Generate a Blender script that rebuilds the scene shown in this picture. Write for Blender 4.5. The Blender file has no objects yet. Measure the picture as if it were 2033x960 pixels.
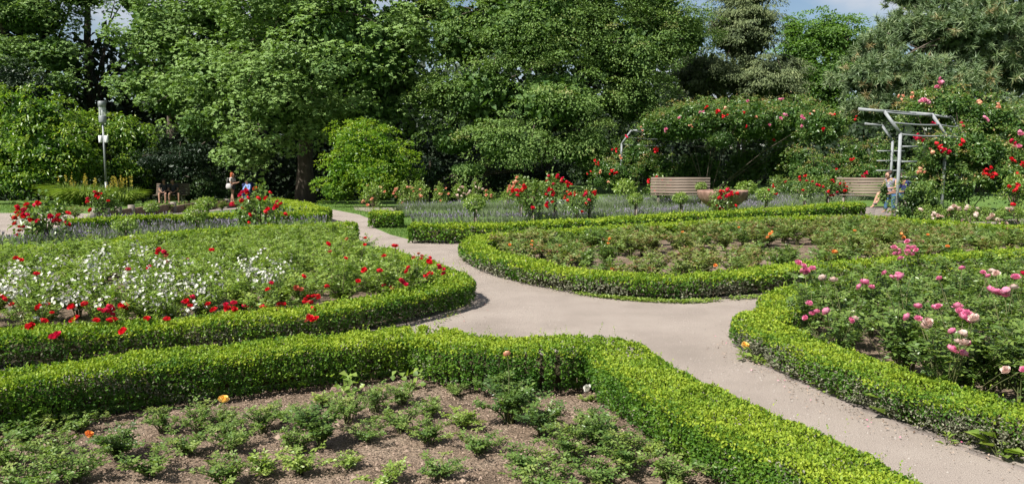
import bpy, bmesh, math, random
import numpy as np
from mathutils import Vector, Matrix, Euler

rng = np.random.default_rng(7)
random.seed(7)
PI = math.pi
R = math.radians
SC = bpy.context.scene
COL = SC.collection

# ---------------------------------------------------------------- camera
EYE = 1.7
F = 1565.0            # focal length in photograph pixels (2033 wide)
HOR = 315.0           # row of the horizon in the photograph
PITCH = math.atan((480 - HOR) / F)
cam = bpy.data.cameras.new('camera')
cam.sensor_width = 36.0
cam.lens = 36.0 * F / 2033.0
cam.clip_start = 0.05
cam.clip_end = 3000
camo = bpy.data.objects.new('camera', cam)
camo.location = (0, 0, EYE)
camo.rotation_euler = (PI / 2 - PITCH, 0, 0)
COL.objects.link(camo)
SC.camera = camo

# ---------------------------------------------------------------- light
SUN_EL = 49.0
SUN_AZ = 229.0        # compass style bearing of the sun measured from +Y clockwise
w = bpy.data.worlds.new('World')
SC.world = w
w.use_nodes = True
nt = w.node_tree
nt.nodes.clear()
out = nt.nodes.new('ShaderNodeOutputWorld')
bg = nt.nodes.new('ShaderNodeBackground')
sky = nt.nodes.new('ShaderNodeTexSky')
sky.sky_type = 'NISHITA'
sky.sun_disc = False
sky.sun_elevation = R(SUN_EL)
sky.sun_rotation = R(SUN_AZ)
sky.air_density = 1.0
sky.dust_density = 0.6
sky.ozone_density = 1.4
bg.inputs['Strength'].default_value = 0.050
tc = nt.nodes.new('ShaderNodeTexCoord')
nz = nt.nodes.new('ShaderNodeTexNoise')
nz.inputs['Scale'].default_value = 3.4
nz.inputs['Detail'].default_value = 7
nz.inputs['Roughness'].default_value = 0.55
mp = nt.nodes.new('ShaderNodeMapping')
mp.inputs['Scale'].default_value = (1, 1, 2.4)
mp.inputs['Location'].default_value = (1.3, 0.5, 0.9)
cr = nt.nodes.new('ShaderNodeValToRGB')
cr.color_ramp.elements[0].position = 0.43
cr.color_ramp.elements[1].position = 0.62
mx = nt.nodes.new('ShaderNodeMixRGB')
mx.inputs['Color2'].default_value = (6.6, 6.8, 7.3, 1)
L = nt.links.new
L(tc.outputs['Generated'], mp.inputs['Vector']); L(mp.outputs['Vector'], nz.inputs['Vector'])
L(nz.outputs['Fac'], cr.inputs['Fac']); L(cr.outputs['Color'], mx.inputs['Fac'])
L(sky.outputs['Color'], mx.inputs['Color1']); L(mx.outputs['Color'], bg.inputs['Color'])
L(bg.outputs['Background'], out.inputs['Surface'])

sl = bpy.data.lights.new('sun', 'SUN')
sl.energy = 4.9
sl.angle = R(0.53)
sl.color = (1.0, 0.955, 0.88)
so = bpy.data.objects.new('sun', sl)
az = R(SUN_AZ)
sdir = Vector((math.sin(az) * math.cos(R(SUN_EL)), math.cos(az) * math.cos(R(SUN_EL)), math.sin(R(SUN_EL))))
so.rotation_euler = sdir.to_track_quat('Z', 'Y').to_euler()
so.location = (-20, -20, 40)
COL.objects.link(so)

SC.view_settings.view_transform = 'Standard'
SC.view_settings.look = 'None'
SC.view_settings.exposure = 1.07
SC.view_settings.gamma = 1.0
SC.view_settings.use_curve_mapping = False
SC.cycles.max_bounces = 6
SC.cycles.diffuse_bounces = 3
SC.cycles.glossy_bounces = 2
SC.cycles.transmission_bounces = 3
SC.cycles.transparent_max_bounces = 4
SC.cycles.caustics_reflective = False
SC.cycles.caustics_refractive = False

# ---------------------------------------------------------------- geometry of the place
def tz(x, y):
    """height of the ground: level garden, falling gently towards the woods at the left"""
    s = np.clip((2.0 - np.asarray(x, float)) / 6.0, 0, 1)
    return -0.037 * s * np.clip(np.asarray(y, float) - 24.0, 0, 30)

def ray(px, py):
    a = (px - 1016.5) / F
    b = -(py - 480.0) / F
    c, s = math.cos(PITCH), math.sin(PITCH)
    return a, c + b * s, -s + b * c          # x, y, z

def gp(px, py, h=0.0):
    """point of the ground (or of the level h above it) seen at that place of the photograph"""
    dx, dy, dz = ray(px, py)
    t = (h - EYE) / dz if dz < -1e-4 else 60.0
    for _ in range(40):
        z = float(tz(dx * t, dy * t)) + h
        t2 = (z - EYE) / dz if dz < -1e-4 else 60.0
        t = 0.6 * t + 0.4 * min(t2, 80)
    return np.array([dx * t, dy * t])

def at(px, d, py=None):
    """x, y (and z) at forward distance d"""
    dx, dy, dz = ray(px, HOR if py is None else py)
    t = d / dy
    if py is None:
        return np.array([dx * t, d])
    return np.array([dx * t, d, EYE + dz * t])

def proj(p):
    x, y, z = p[0], p[1], p[2] - EYE
    c, s = math.cos(PITCH), math.sin(PITCH)
    fy = y * c - z * s
    uz = y * s + z * c
    return 1016.5 + F * x / fy, 480 - F * uz / fy

# ---------------------------------------------------------------- materials
def ramp_set(cr, cols, poss=None):
    e = cr.color_ramp.elements
    n = len(cols)
    while len(e) < n:
        e.new(0.5)
    for i, c in enumerate(cols):
        e[i].position = (i / (n - 1)) if poss is None else poss[i]
        e[i].color = (*c, 1)

def leafmat(name, cols, trans=0.3, rough=0.5, spec=0.3, poss=None, tcol=None):
    m = bpy.data.materials.new(name)
    m.use_nodes = True
    t = m.node_tree
    t.nodes.clear()
    o = t.nodes.new('ShaderNodeOutputMaterial')
    p = t.nodes.new('ShaderNodeBsdfPrincipled')
    p.inputs['Roughness'].default_value = rough
    p.inputs['Specular IOR Level'].default_value = spec
    a = t.nodes.new('ShaderNodeAttribute')
    a.attribute_name = 'tint'
    cr = t.nodes.new('ShaderNodeValToRGB')
    ramp_set(cr, cols, poss)
    t.links.new(a.outputs['Fac'], cr.inputs['Fac'])
    t.links.new(cr.outputs['Color'], p.inputs['Base Color'])
    if trans > 0:
        tr = t.nodes.new('ShaderNodeBsdfTranslucent')
        mu = t.nodes.new('ShaderNodeMixRGB')
        mu.blend_type = 'MULTIPLY'
        mu.inputs['Fac'].default_value = 1
        mu.inputs['Color2'].default_value = (*(tcol or (1.3, 1.45, 0.5)), 1)
        t.links.new(cr.outputs['Color'], mu.inputs['Color1'])
        t.links.new(mu.outputs['Color'], tr.inputs['Color'])
        ms = t.nodes.new('ShaderNodeMixShader')
        ms.inputs['Fac'].default_value = trans
        t.links.new(p.outputs['BSDF'], ms.inputs[1])
        t.links.new(tr.outputs['BSDF'], ms.inputs[2])
        t.links.new(ms.outputs['Shader'], o.inputs['Surface'])
    else:
        t.links.new(p.outputs['BSDF'], o.inputs['Surface'])
    return m

def noisemat(name, cols, scale=5.0, rough=0.85, bump=0.0, bscale=60.0, detail=8, spec=0.3, metal=0.0,
             poss=None, fine=None, stretch=None):
    """noise between colours, optional fine speckle, optional bump; object coordinates"""
    m = bpy.data.materials.new(name)
    m.use_nodes = True
    t = m.node_tree
    p = t.nodes['Principled BSDF']
    p.inputs['Roughness'].default_value = rough
    p.inputs['Specular IOR Level'].default_value = spec
    p.inputs['Metallic'].default_value = metal
    tc = t.nodes.new('ShaderNodeTexCoord')
    mp = t.nodes.new('ShaderNodeMapping')
    if stretch: mp.inputs['Scale'].default_value = stretch
    t.links.new(tc.outputs['Object'], mp.inputs['Vector'])
    n = t.nodes.new('ShaderNodeTexNoise')
    n.inputs['Scale'].default_value = scale
    n.inputs['Detail'].default_value = detail
    n.inputs['Roughness'].default_value = 0.6
    t.links.new(mp.outputs['Vector'], n.inputs['Vector'])
    cr = t.nodes.new('ShaderNodeValToRGB')
    ramp_set(cr, cols, poss or [0.3 + 0.4 * i / (len(cols) - 1) for i in range(len(cols))])
    t.links.new(n.outputs['Fac'], cr.inputs['Fac'])
    last = cr.outputs['Color']
    if fine:
        n2 = t.nodes.new('ShaderNodeTexNoise')
        n2.inputs['Scale'].default_value = fine[0]
        n2.inputs['Detail'].default_value = 3
        t.links.new(mp.outputs['Vector'], n2.inputs['Vector'])
        c2 = t.nodes.new('ShaderNodeValToRGB')
        ramp_set(c2, [fine[1], fine[2]], [0.36, 0.64])
        t.links.new(n2.outputs['Fac'], c2.inputs['Fac'])
        mu = t.nodes.new('ShaderNodeMixRGB')
        mu.blend_type = 'MULTIPLY'
        mu.inputs['Fac'].default_value = 1
        t.links.new(last, mu.inputs['Color1'])
        t.links.new(c2.outputs['Color'], mu.inputs['Color2'])
        last = mu.outputs['Color']
    t.links.new(last, p.inputs['Base Color'])
    if bump:
        nb = t.nodes.new('ShaderNodeTexNoise')
        nb.inputs['Scale'].default_value = bscale
        nb.inputs['Detail'].default_value = 5
        t.links.new(mp.outputs['Vector'], nb.inputs['Vector'])
        bp = t.nodes.new('ShaderNodeBump')
        bp.inputs['Strength'].default_value = bump
        bp.inputs['Distance'].default_value = 0.03
        t.links.new(nb.outputs['Fac'], bp.inputs['Height'])
        t.links.new(bp.outputs['Normal'], p.inputs['Normal'])
    return m

M = {}
M['lawn'] = noisemat('lawn', [(.052, .105, .02), (.085, .16, .03), (.13, .19, .045)], 1.3, .9, .6, 70, fine=(90, (.55, .6, .5), (1.25, 1.2, 1.1)))
M['gravel'] = noisemat('gravel', [(.22, .190, .167), (.275, .238, .212), (.315, .277, .247)], 1.1, .92, .5, 150, fine=(170, (.72, .7, .68), (1.15, 1.13, 1.10)))
M['soil'] = noisemat('soil', [(.10, .072, .050), (.17, .126, .092), (.235, .184, .14)], 2.2, .95, 1.0, 45, fine=(75, (.5, .48, .46), (1.35, 1.32, 1.28)))
M['chip'] = leafmat('wood chip', [(.10, .07, .05), (.22, .16, .12), (.36, .28, .22)], 0, .9, .2)
M['pebble'] = leafmat('pebble', [(.17, .145, .125), (.24, .21, .185), (.33, .30, .27)], 0, .8, .3)
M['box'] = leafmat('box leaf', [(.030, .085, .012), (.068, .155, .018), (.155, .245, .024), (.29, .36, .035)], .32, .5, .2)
M['boxcore'] = noisemat('hedge twigs', [(.030, .035, .012), (.07, .055, .03)], 25, .95, .8, 60)
M['bark'] = noisemat('bark', [(.05, .04, .03), (.11, .09, .07)], 6, .95, 1.0, 25, stretch=(1, 1, .25))
M['twig'] = noisemat('twig', [(.10, .075, .05), (.17, .13, .085)], 12, .9)
M['cane'] = noisemat('green cane', [(.07, .10, .03), (.13, .12, .05)], 9, .7)
M['stake'] = noisemat('weathered stake', [(.14, .115, .095), (.26, .225, .19)], 9, .9, .5, 50, stretch=(1, 1, .2))
M['rose'] = leafmat('rose leaf', [(.04, .08, .022), (.075, .135, .032), (.125, .195, .042), (.19, .25, .055)], .32, .36, .5)
M['roselight'] = leafmat('rose leaf light', [(.065, .12, .024), (.13, .205, .038), (.20, .285, .055), (.28, .34, .08)], .34, .42, .45)
M['roseold'] = leafmat('tired rose leaf', [(.06, .11, .026), (.12, .19, .042), (.18, .225, .06), (.20, .095, .06)], .3, .5, .4)
M['chestnut'] = leafmat('chestnut leaf', [(.05, .11, .030), (.12, .20, .055), (.185, .275, .078), (.24, .32, .10)], .20, .55, .18)
M['hornbeam'] = leafmat('hornbeam leaf', [(.05, .105, .03), (.11, .185, .05), (.16, .235, .065), (.24, .24, .10)], .26, .55, .18)
M['spruce'] = leafmat('spruce needles', [(.05, .075, .034), (.12, .155, .065), (.20, .23, .10)], .15, .6, .3)
M['pine'] = leafmat('pine needles', [(.06, .10, .048), (.115, .175, .078), (.19, .25, .11), (.28, .22, .11)], .15, .5, .4)
M['lime'] = leafmat('light tree leaf', [(.06, .13, .03), (.11, .20, .045), (.16, .25, .06)], .4, .5, .35)
M['laurel'] = leafmat('shrub leaf bright', [(.04, .10, .018), (.09, .18, .027), (.17, .26, .033), (.29, .34, .04)], .4, .36, .5)
M['bright'] = leafmat('golden green leaf', [(.065, .15, .016), (.12, .23, .024), (.19, .29, .026), (.28, .33, .028)], .38, .42, .4)
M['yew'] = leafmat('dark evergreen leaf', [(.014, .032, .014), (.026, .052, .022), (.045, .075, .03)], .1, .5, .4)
M['wood'] = leafmat('far wood leaf', [(.008, .018, .007), (.016, .032, .011), (.026, .048, .016)], .12, .6, .25)  # base colour darkened to carry the shade under the crowns
M['grassblade'] = leafmat('grass blade', [(.07, .14, .025), (.11, .20, .035), (.18, .25, .06)], .3, .6, .25)
M['lavleaf'] = leafmat('lavender leaf', [(.10, .14, .07), (.16, .205, .11), (.22, .27, .16)], .2, .7, .2)
M['lavflower'] = leafmat('lavender flower', [(.13, .115, .165), (.19, .165, .24), (.26, .235, .31)], .15, .8, .2)
M['daylily'] = leafmat('long green leaf', [(.08, .14, .02), (.14, .21, .03), (.22, .27, .05)], .3, .5, .35)
def petal(name, cols, tr=.25):
    return leafmat(name, cols, tr, .55, .25, tcol=(1.1, 1.0, 1.0))
M['red'] = petal('red petal', [(.42, .006, .012), (.62, .012, .022), (.72, .03, .05)])
M['faded'] = petal('faded red petal', [(.36, .07, .04), (.46, .12, .07), (.5, .2, .12)])
M['crimson'] = petal('crimson petal', [(.40, .008, .035), (.58, .012, .06), (.68, .03, .10)])
M['white'] = petal('white petal', [(.40, .42, .34), (.54, .54, .48), (.64, .64, .60)])
M['pink'] = petal('pink petal', [(.56, .10, .24), (.68, .20, .35), (.76, .38, .48)])
M['pale'] = petal('pale pink petal', [(.52, .32, .27), (.62, .46, .40), (.68, .58, .52)])
M['peach'] = petal('peach petal', [(.62, .20, .13), (.72, .34, .22), (.76, .52, .34)])
M['orange'] = petal('orange petal', [(.72, .20, .04), (.80, .32, .08), (.82, .45, .16)])
M['yellow'] = petal('yellow petal', [(.80, .42, .08), (.82, .58, .14), (.84, .70, .35)])
M['clrose'] = leafmat('climbing rose leaf', [(.045, .10, .025), (.09, .165, .038), (.16, .23, .06), (.30, .20, .09)], .34, .38, .5)

def flat(name, c, rough=.6, metal=0, spec=.4, var=.15, scale=8):
    d = tuple(max(0, v * (1 - var)) for v in c)
    u = tuple(min(1, v * (1 + var)) for v in c)
    return noisemat(name, [d, u], scale, rough, spec=spec, metal=metal)
M['steel'] = noisemat('galvanised steel', [(.17, .18, .19), (.255, .27, .28)], 7, .6, .15, 40)
M['lampsteel'] = flat('grey lamp paint', (.20, .215, .22), .5, .2)
M['plank'] = noisemat('weathered plank', [(.095, .07, .053), (.165, .128, .10), (.235, .19, .155)], 9, .85, .5, 40, stretch=(.15, 1, 1))
M['sandstone'] = noisemat('red sandstone', [(.17, .095, .072), (.235, .14, .108), (.29, .19, .15)], 4, .9, .6, 50)
M['paver'] = noisemat('stone slab', [(.15, .125, .11), (.22, .19, .17)], 4, .9, .4, 40)
M['brick'] = noisemat('brown brick edging', [(.13, .075, .055), (.22, .14, .105)], 6, .9, .5, 50)
M['dark'] = flat('dark metal', (.035, .035, .035), .5)

# ---------------------------------------------------------------- mesh helpers
class Acc:
    """collects triangles with a per-vertex tint; several materials"""
    def __init__(s):
        s.v = []; s.f = []; s.t = []; s.m = []; s.n = 0
    def add(s, v, f, tint=0.5, mat=0):
        v = np.asarray(v, float).reshape(-1, 3); f = np.asarray(f, int).reshape(-1, 3)
        s.v.append(v); s.f.append(f + s.n); s.n += len(v)
        s.t.append(np.broadcast_to(np.asarray(tint, float), (len(v),)).copy())
        s.m.append(np.full(len(f), mat, int))
    def arrays(s):
        return np.concatenate(s.v), np.concatenate(s.f), np.concatenate(s.t), np.concatenate(s.m)
    def mesh(s, name, mats, smooth=False, origin=(0, 0, 0)):
        v, f, t, m = s.arrays()
        v = v - np.asarray(origin, float)
        me = bpy.data.meshes.new(name)
        me.vertices.add(len(v)); me.vertices.foreach_set('co', v.astype(np.float32).ravel())
        me.loops.add(len(f) * 3); me.loops.foreach_set('vertex_index', f.astype(np.int32).ravel())
        me.polygons.add(len(f))
        me.polygons.foreach_set('loop_start', np.arange(0, len(f) * 3, 3, dtype=np.int32))
        me.polygons.foreach_set('material_index', m.astype(np.int32))
        if smooth:
            me.polygons.foreach_set('use_smooth', np.ones(len(f), bool))
        at_ = me.attributes.new('tint', 'FLOAT', 'POINT')
        at_.data.foreach_set('value', t.astype(np.float32))
        for k in (mats if isinstance(mats, (list, tuple)) else [mats]):
            me.materials.append(M[k] if isinstance(k, str) else k)
        me.update(calc_edges=True)
        return me

def link(name, data, parent=None, loc=(0, 0, 0), rot=(0, 0, 0), scale=None, kind=None, label=None, cat=None, group=None):
    o = bpy.data.objects.new(name, data)
    o.location = loc; o.rotation_euler = rot
    if scale is not None: o.scale = (scale,) * 3 if not hasattr(scale, '__len__') else scale
    COL.objects.link(o)
    if parent is not None: o.parent = parent
    if kind: o['kind'] = kind
    if label: o['label'] = label
    if cat: o['category'] = cat
    if group: o['group'] = group
    return o

def thing(name, label, cat, loc=(0, 0, 0), rz=0, group=None, scale=None):
    return link(name, None, None, loc, (0, 0, rz), scale, None, label, cat, group)

def part(name, acc, mats, parent, smooth=False, **k):
    """mesh given in world coordinates, parented to a thing with its base at the thing's place"""
    org = parent.location if parent is not None else (0, 0, 0)
    return link(name, acc.mesh(name, mats, smooth, org), parent, **k)

def norm(a):
    return a / np.maximum(np.linalg.norm(a, axis=-1, keepdims=True), 1e-9)

def leaves(acc, P, D, N, Ln, Wd, tint, fold=0.25, mat=0, curl=0.0):
    """diamond leaves folded along the midrib; P base, D axis, N face normal"""
    n = len(P)
    D = norm(D); S = norm(np.cross(D, N)); N = np.cross(S, D)
    Ln = np.broadcast_to(Ln, (n,))[:, None]; Wd = np.broadcast_to(Wd, (n,))[:, None]
    mid = P + D * Ln * .45
    up = N * Wd * fold
    v = np.empty((n, 4, 3))
    v[:, 0] = P
    v[:, 1] = mid + S * Wd * .5 + up
    v[:, 2] = P + D * Ln - N * Ln * curl
    v[:, 3] = mid - S * Wd * .5 + up
    b = np.arange(n)[:, None] * 4
    f = np.concatenate([b + [0, 1, 2], b + [0, 2, 3]], 0)
    acc.add(v.reshape(-1, 3), f, np.repeat(np.broadcast_to(tint, (n,)), 4), mat)

def blades(acc, P, D, Ln, Wd, tint, mat=0):
    """single thin triangles"""
    n = len(P)
    D = norm(D)
    S = norm(np.cross(D, norm(rng.normal(size=(n, 3)))))
    Ln = np.broadcast_to(Ln, (n,))[:, None]; Wd = np.broadcast_to(Wd, (n,))[:, None]
    v = np.empty((n, 3, 3))
    v[:, 0] = P - S * Wd * .5; v[:, 1] = P + S * Wd * .5; v[:, 2] = P + D * Ln
    acc.add(v.reshape(-1, 3), np.arange(n * 3).reshape(-1, 3), np.repeat(np.broadcast_to(tint, (n,)), 3), mat)

def tube(acc, pts, rad, sides=5, tint=.5, mat=0, cap=True):
    pts = np.asarray(pts, float); n = len(pts)
    rad = np.broadcast_to(np.asarray(rad, float), (n,))
    T = norm(np.gradient(pts, axis=0))
    ref = np.array([0, 0, 1.0]) if abs(T[:, 2]).mean() < .8 else np.array([1.0, 0, 0])
    A = norm(np.cross(T, ref)); B = np.cross(T, A)
    an = np.arange(sides) * 2 * PI / sides
    v = pts[:, None] + rad[:, None, None] * (np.cos(an)[None, :, None] * A[:, None] + np.sin(an)[None, :, None] * B[:, None])
    f = []
    for i in range(n - 1):
        for j in range(sides):
            a, b = i * sides + j, i * sides + (j + 1) % sides
            c, d = a + sides, b + sides
            f += [(a, b, d), (a, d, c)]
    v = v.reshape(-1, 3)
    if cap:
        f += [(0, j + 1, j) for j in range(1, sides - 1)]
        o = (n - 1) * sides
        f += [(o, o + j, o + j + 1) for j in range(1, sides - 1)]
    acc.add(v, f, tint, mat)

def box(acc, c, s, rz=0, tint=.5, mat=0, bev=0.0, rot=None):
    """box with chamfered long edges: centre, full size"""
    x, y, z = [k / 2 for k in s]
    if bev <= 0:
        v = np.array([(i, j, k) for i in (-x, x) for j in (-y, y) for k in (-z, z)], float)
        f = [(0, 1, 3), (0, 3, 2), (4, 6, 7), (4, 7, 5), (0, 4, 5), (0, 5, 1), (2, 3, 7), (2, 7, 6), (0, 2, 6), (0, 6, 4), (1, 5, 7), (1, 7, 3)]
    else:
        b = bev
        pr = np.array([(-y + b, -z), (y - b, -z), (y, -z + b), (y, z - b), (y - b, z), (-y + b, z), (-y, z - b), (-y, -z + b)])
        v = np.array([(sx, p[0], p[1]) for sx in (-x, x) for p in pr]); f = []
        for j in range(8):
            a, b2 = j, (j + 1) % 8
            f += [(a, b2, b2 + 8), (a, b2 + 8, a + 8)]
        f += [(0, j + 1, j) for j in range(1, 7)] + [(8, 8 + j, 8 + j + 1) for j in range(1, 7)]
    if rot is not None:
        v = v @ np.array(rot.to_matrix() if isinstance(rot, Euler) else rot).T
    c_, s_ = math.cos(rz), math.sin(rz)
    v = np.stack([v[:, 0] * c_ - v[:, 1] * s_, v[:, 0] * s_ + v[:, 1] * c_, v[:, 2]], 1) + np.asarray(c, float)
    acc.add(v, f, tint, mat)

def lathe(acc, prof, seg=24, c=(0, 0, 0), tint=.5, mat=0, flute=0, famp=0):
    prof = np.asarray(prof, float); n = len(prof)
    an = np.arange(seg) * 2 * PI / seg
    rr = prof[:, 0][:, None] * (1 + famp * (np.abs(np.sin(an * flute / 2))[None] - .5) * (prof[:, 2][:, None] if prof.shape[1] > 2 else 1)) if flute else np.repeat(prof[:, 0][:, None], seg, 1)
    v = np.stack([rr * np.cos(an), rr * np.sin(an), np.repeat(prof[:, 1][:, None], seg, 1)], 2).reshape(-1, 3) + np.asarray(c, float)
    f = []
    for i in range(n - 1):
        for j in range(seg):
            a, b = i * seg + j, i * seg + (j + 1) % seg
            f += [(a, b, b + seg), (a, b + seg, a + seg)]
    acc.add(v, f, tint, mat)

def inpoly(x, y, poly):
    x = np.asarray(x); y = np.asarray(y); c = np.zeros(x.shape, bool)
    n = len(poly); j = n - 1
    for i in range(n):
        xi, yi = poly[i]; xj, yj = poly[j]
        k = ((yi > y) != (yj > y)) & (x < (xj - xi) * (y - yi) / (yj - yi + 1e-12) + xi)
        c ^= k; j = i
    return c

def scatter(poly, n, seed=0):
    r = np.random.default_rng(seed)
    poly = np.asarray(poly); lo, hi = poly.min(0), poly.max(0)
    out = []; k = 0
    while k < n:
        p = r.uniform(lo, hi, (n * 2, 2)); p = p[inpoly(p[:, 0], p[:, 1], poly)]
        out.append(p); k += len(p)
    return np.concatenate(out)[:n]

def spline(pts, step=0.1, closed=False):
    """Catmull-Rom through the points, resampled"""
    P = np.asarray(pts, float)
    Q = np.vstack([P[-1], P, P[0], P[1]]) if closed else np.vstack([2 * P[0] - P[1], P, 2 * P[-1] - P[-2]])
    o = []
    for i in range(1, len(Q) - 2):
        a, b, c, d = Q[i - 1], Q[i], Q[i + 1], Q[i + 2]
        m = max(2, int(np.linalg.norm(c - b) / step))
        t = np.linspace(0, 1, m, endpoint=False)[:, None]
        o.append(.5 * ((2 * b) + (c - a) * t + (2 * a - 5 * b + 4 * c - d) * t ** 2 + (3 * b - 3 * c + d - a) * t ** 3))
    o.append(Q[-2][None] if not closed else Q[1][None])
    C = np.concatenate(o)
    s = np.concatenate([[0], np.cumsum(np.linalg.norm(np.diff(C, axis=0), axis=1))])
    q = np.linspace(0, s[-1], max(3, int(s[-1] / step) + 1))
    return np.stack([np.interp(q, s, C[:, k]) for k in range(C.shape[1])], 1)

def sheet(name, poly, zoff, mat, kind='structure', step=.6):
    """level sheet following the ground, cut on a grid"""
    bm = bmesh.new()
    vs = [bm.verts.new((p[0], p[1], 0)) for p in poly]
    bm.faces.new(vs)
    bmesh.ops.triangulate(bm, faces=bm.faces[:])
    P = np.asarray(poly); lo, hi = P.min(0), P.max(0)
    for ax in (0, 1):
        k = math.ceil(lo[ax] / step) * step
        while k < hi[ax]:
            if ax == 0 or k > 22:
                co = [0, 0, 0]; co[ax] = k; no = [0, 0, 0]; no[ax] = 1
                bmesh.ops.bisect_plane(bm, geom=bm.verts[:] + bm.edges[:] + bm.faces[:], plane_co=co, plane_no=no)
            k += step if hi[1] > 24 else 2.0
    for v in bm.verts:
        v.co.z = float(tz(v.co.x, v.co.y)) + zoff
    bmesh.ops.recalc_face_normals(bm, faces=bm.faces[:])
    if sum(f.normal.z for f in bm.faces) < 0:
        bmesh.ops.reverse_faces(bm, faces=bm.faces[:])
    me = bpy.data.meshes.new(name); bm.to_mesh(me); bm.free()
    me.materials.append(M[mat])
    return link(name, me, kind=kind)

def pxpoly(pts, h=0):
    return [gp(x, y, h) for x, y in pts]
# ---------------------------------------------------------------- ground
def ground():
    xs = np.concatenate([[-1500, -400, -120, -70], np.arange(-50, 50.1, 1.0), [70, 120, 400, 1500]])
    ys = np.concatenate([[-200, -40], np.arange(-6, 62, 1.0), [75, 110, 300, 1500]])
    X, Y = np.meshgrid(xs, ys)
    Z = tz(X, Y)
    v = np.stack([X, Y, Z], 2).reshape(-1, 3)
    w_ = len(xs); f = []
    for j in range(len(ys) - 1):
        for i in range(w_ - 1):
            a = j * w_ + i
            f += [(a, a + 1, a + w_ + 1), (a, a + w_ + 1, a + w_)]
    A = Acc(); A.add(v, f)
    link('ground', A.mesh('ground', 'lawn'), kind='structure')
ground()

GRAVEL = [(560, 393), (640, 412), (738, 436), (742, 452), (775, 466), (822, 478), (925, 478), (1000, 500), (1300, 530), (1560, 560), (2033, 545), (2300, 540),
          (2300, 1000), (2300, 1130), (1900, 1130), (1240, 720), (880, 690), (600, 740), (0, 800), (-300, 840), (-300, 740), (0, 700), (600, 660), (850, 600), (870, 560), (780, 510), (722, 480), (648, 446), (640, 428), (585, 404)]
sheet('gravel_path', pxpoly(GRAVEL), .006, 'gravel')
sheet('upper_path', pxpoly([(-500, 424), (120, 423), (250, 426), (300, 418), (420, 407), (545, 396), (580, 401), (520, 411), (300, 433), (150, 440), (112, 452), (60, 470), (-500, 520)]), .010, 'gravel')
sheet('side_path', pxpoly([(700, 409), (745, 411), (820, 413), (820, 419), (735, 421), (705, 417)]), .010, 'gravel')

# ---------------------------------------------------------------- clipped box hedges
def lownoise(s, seed, f=1.3):
    r = np.random.default_rng(seed)
    o = 0
    for k in range(5):
        o = o + np.sin(s * f * (1.7 ** k) + r.uniform(0, 6.28)) / (1.4 ** k)
    return o / 2.2

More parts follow.
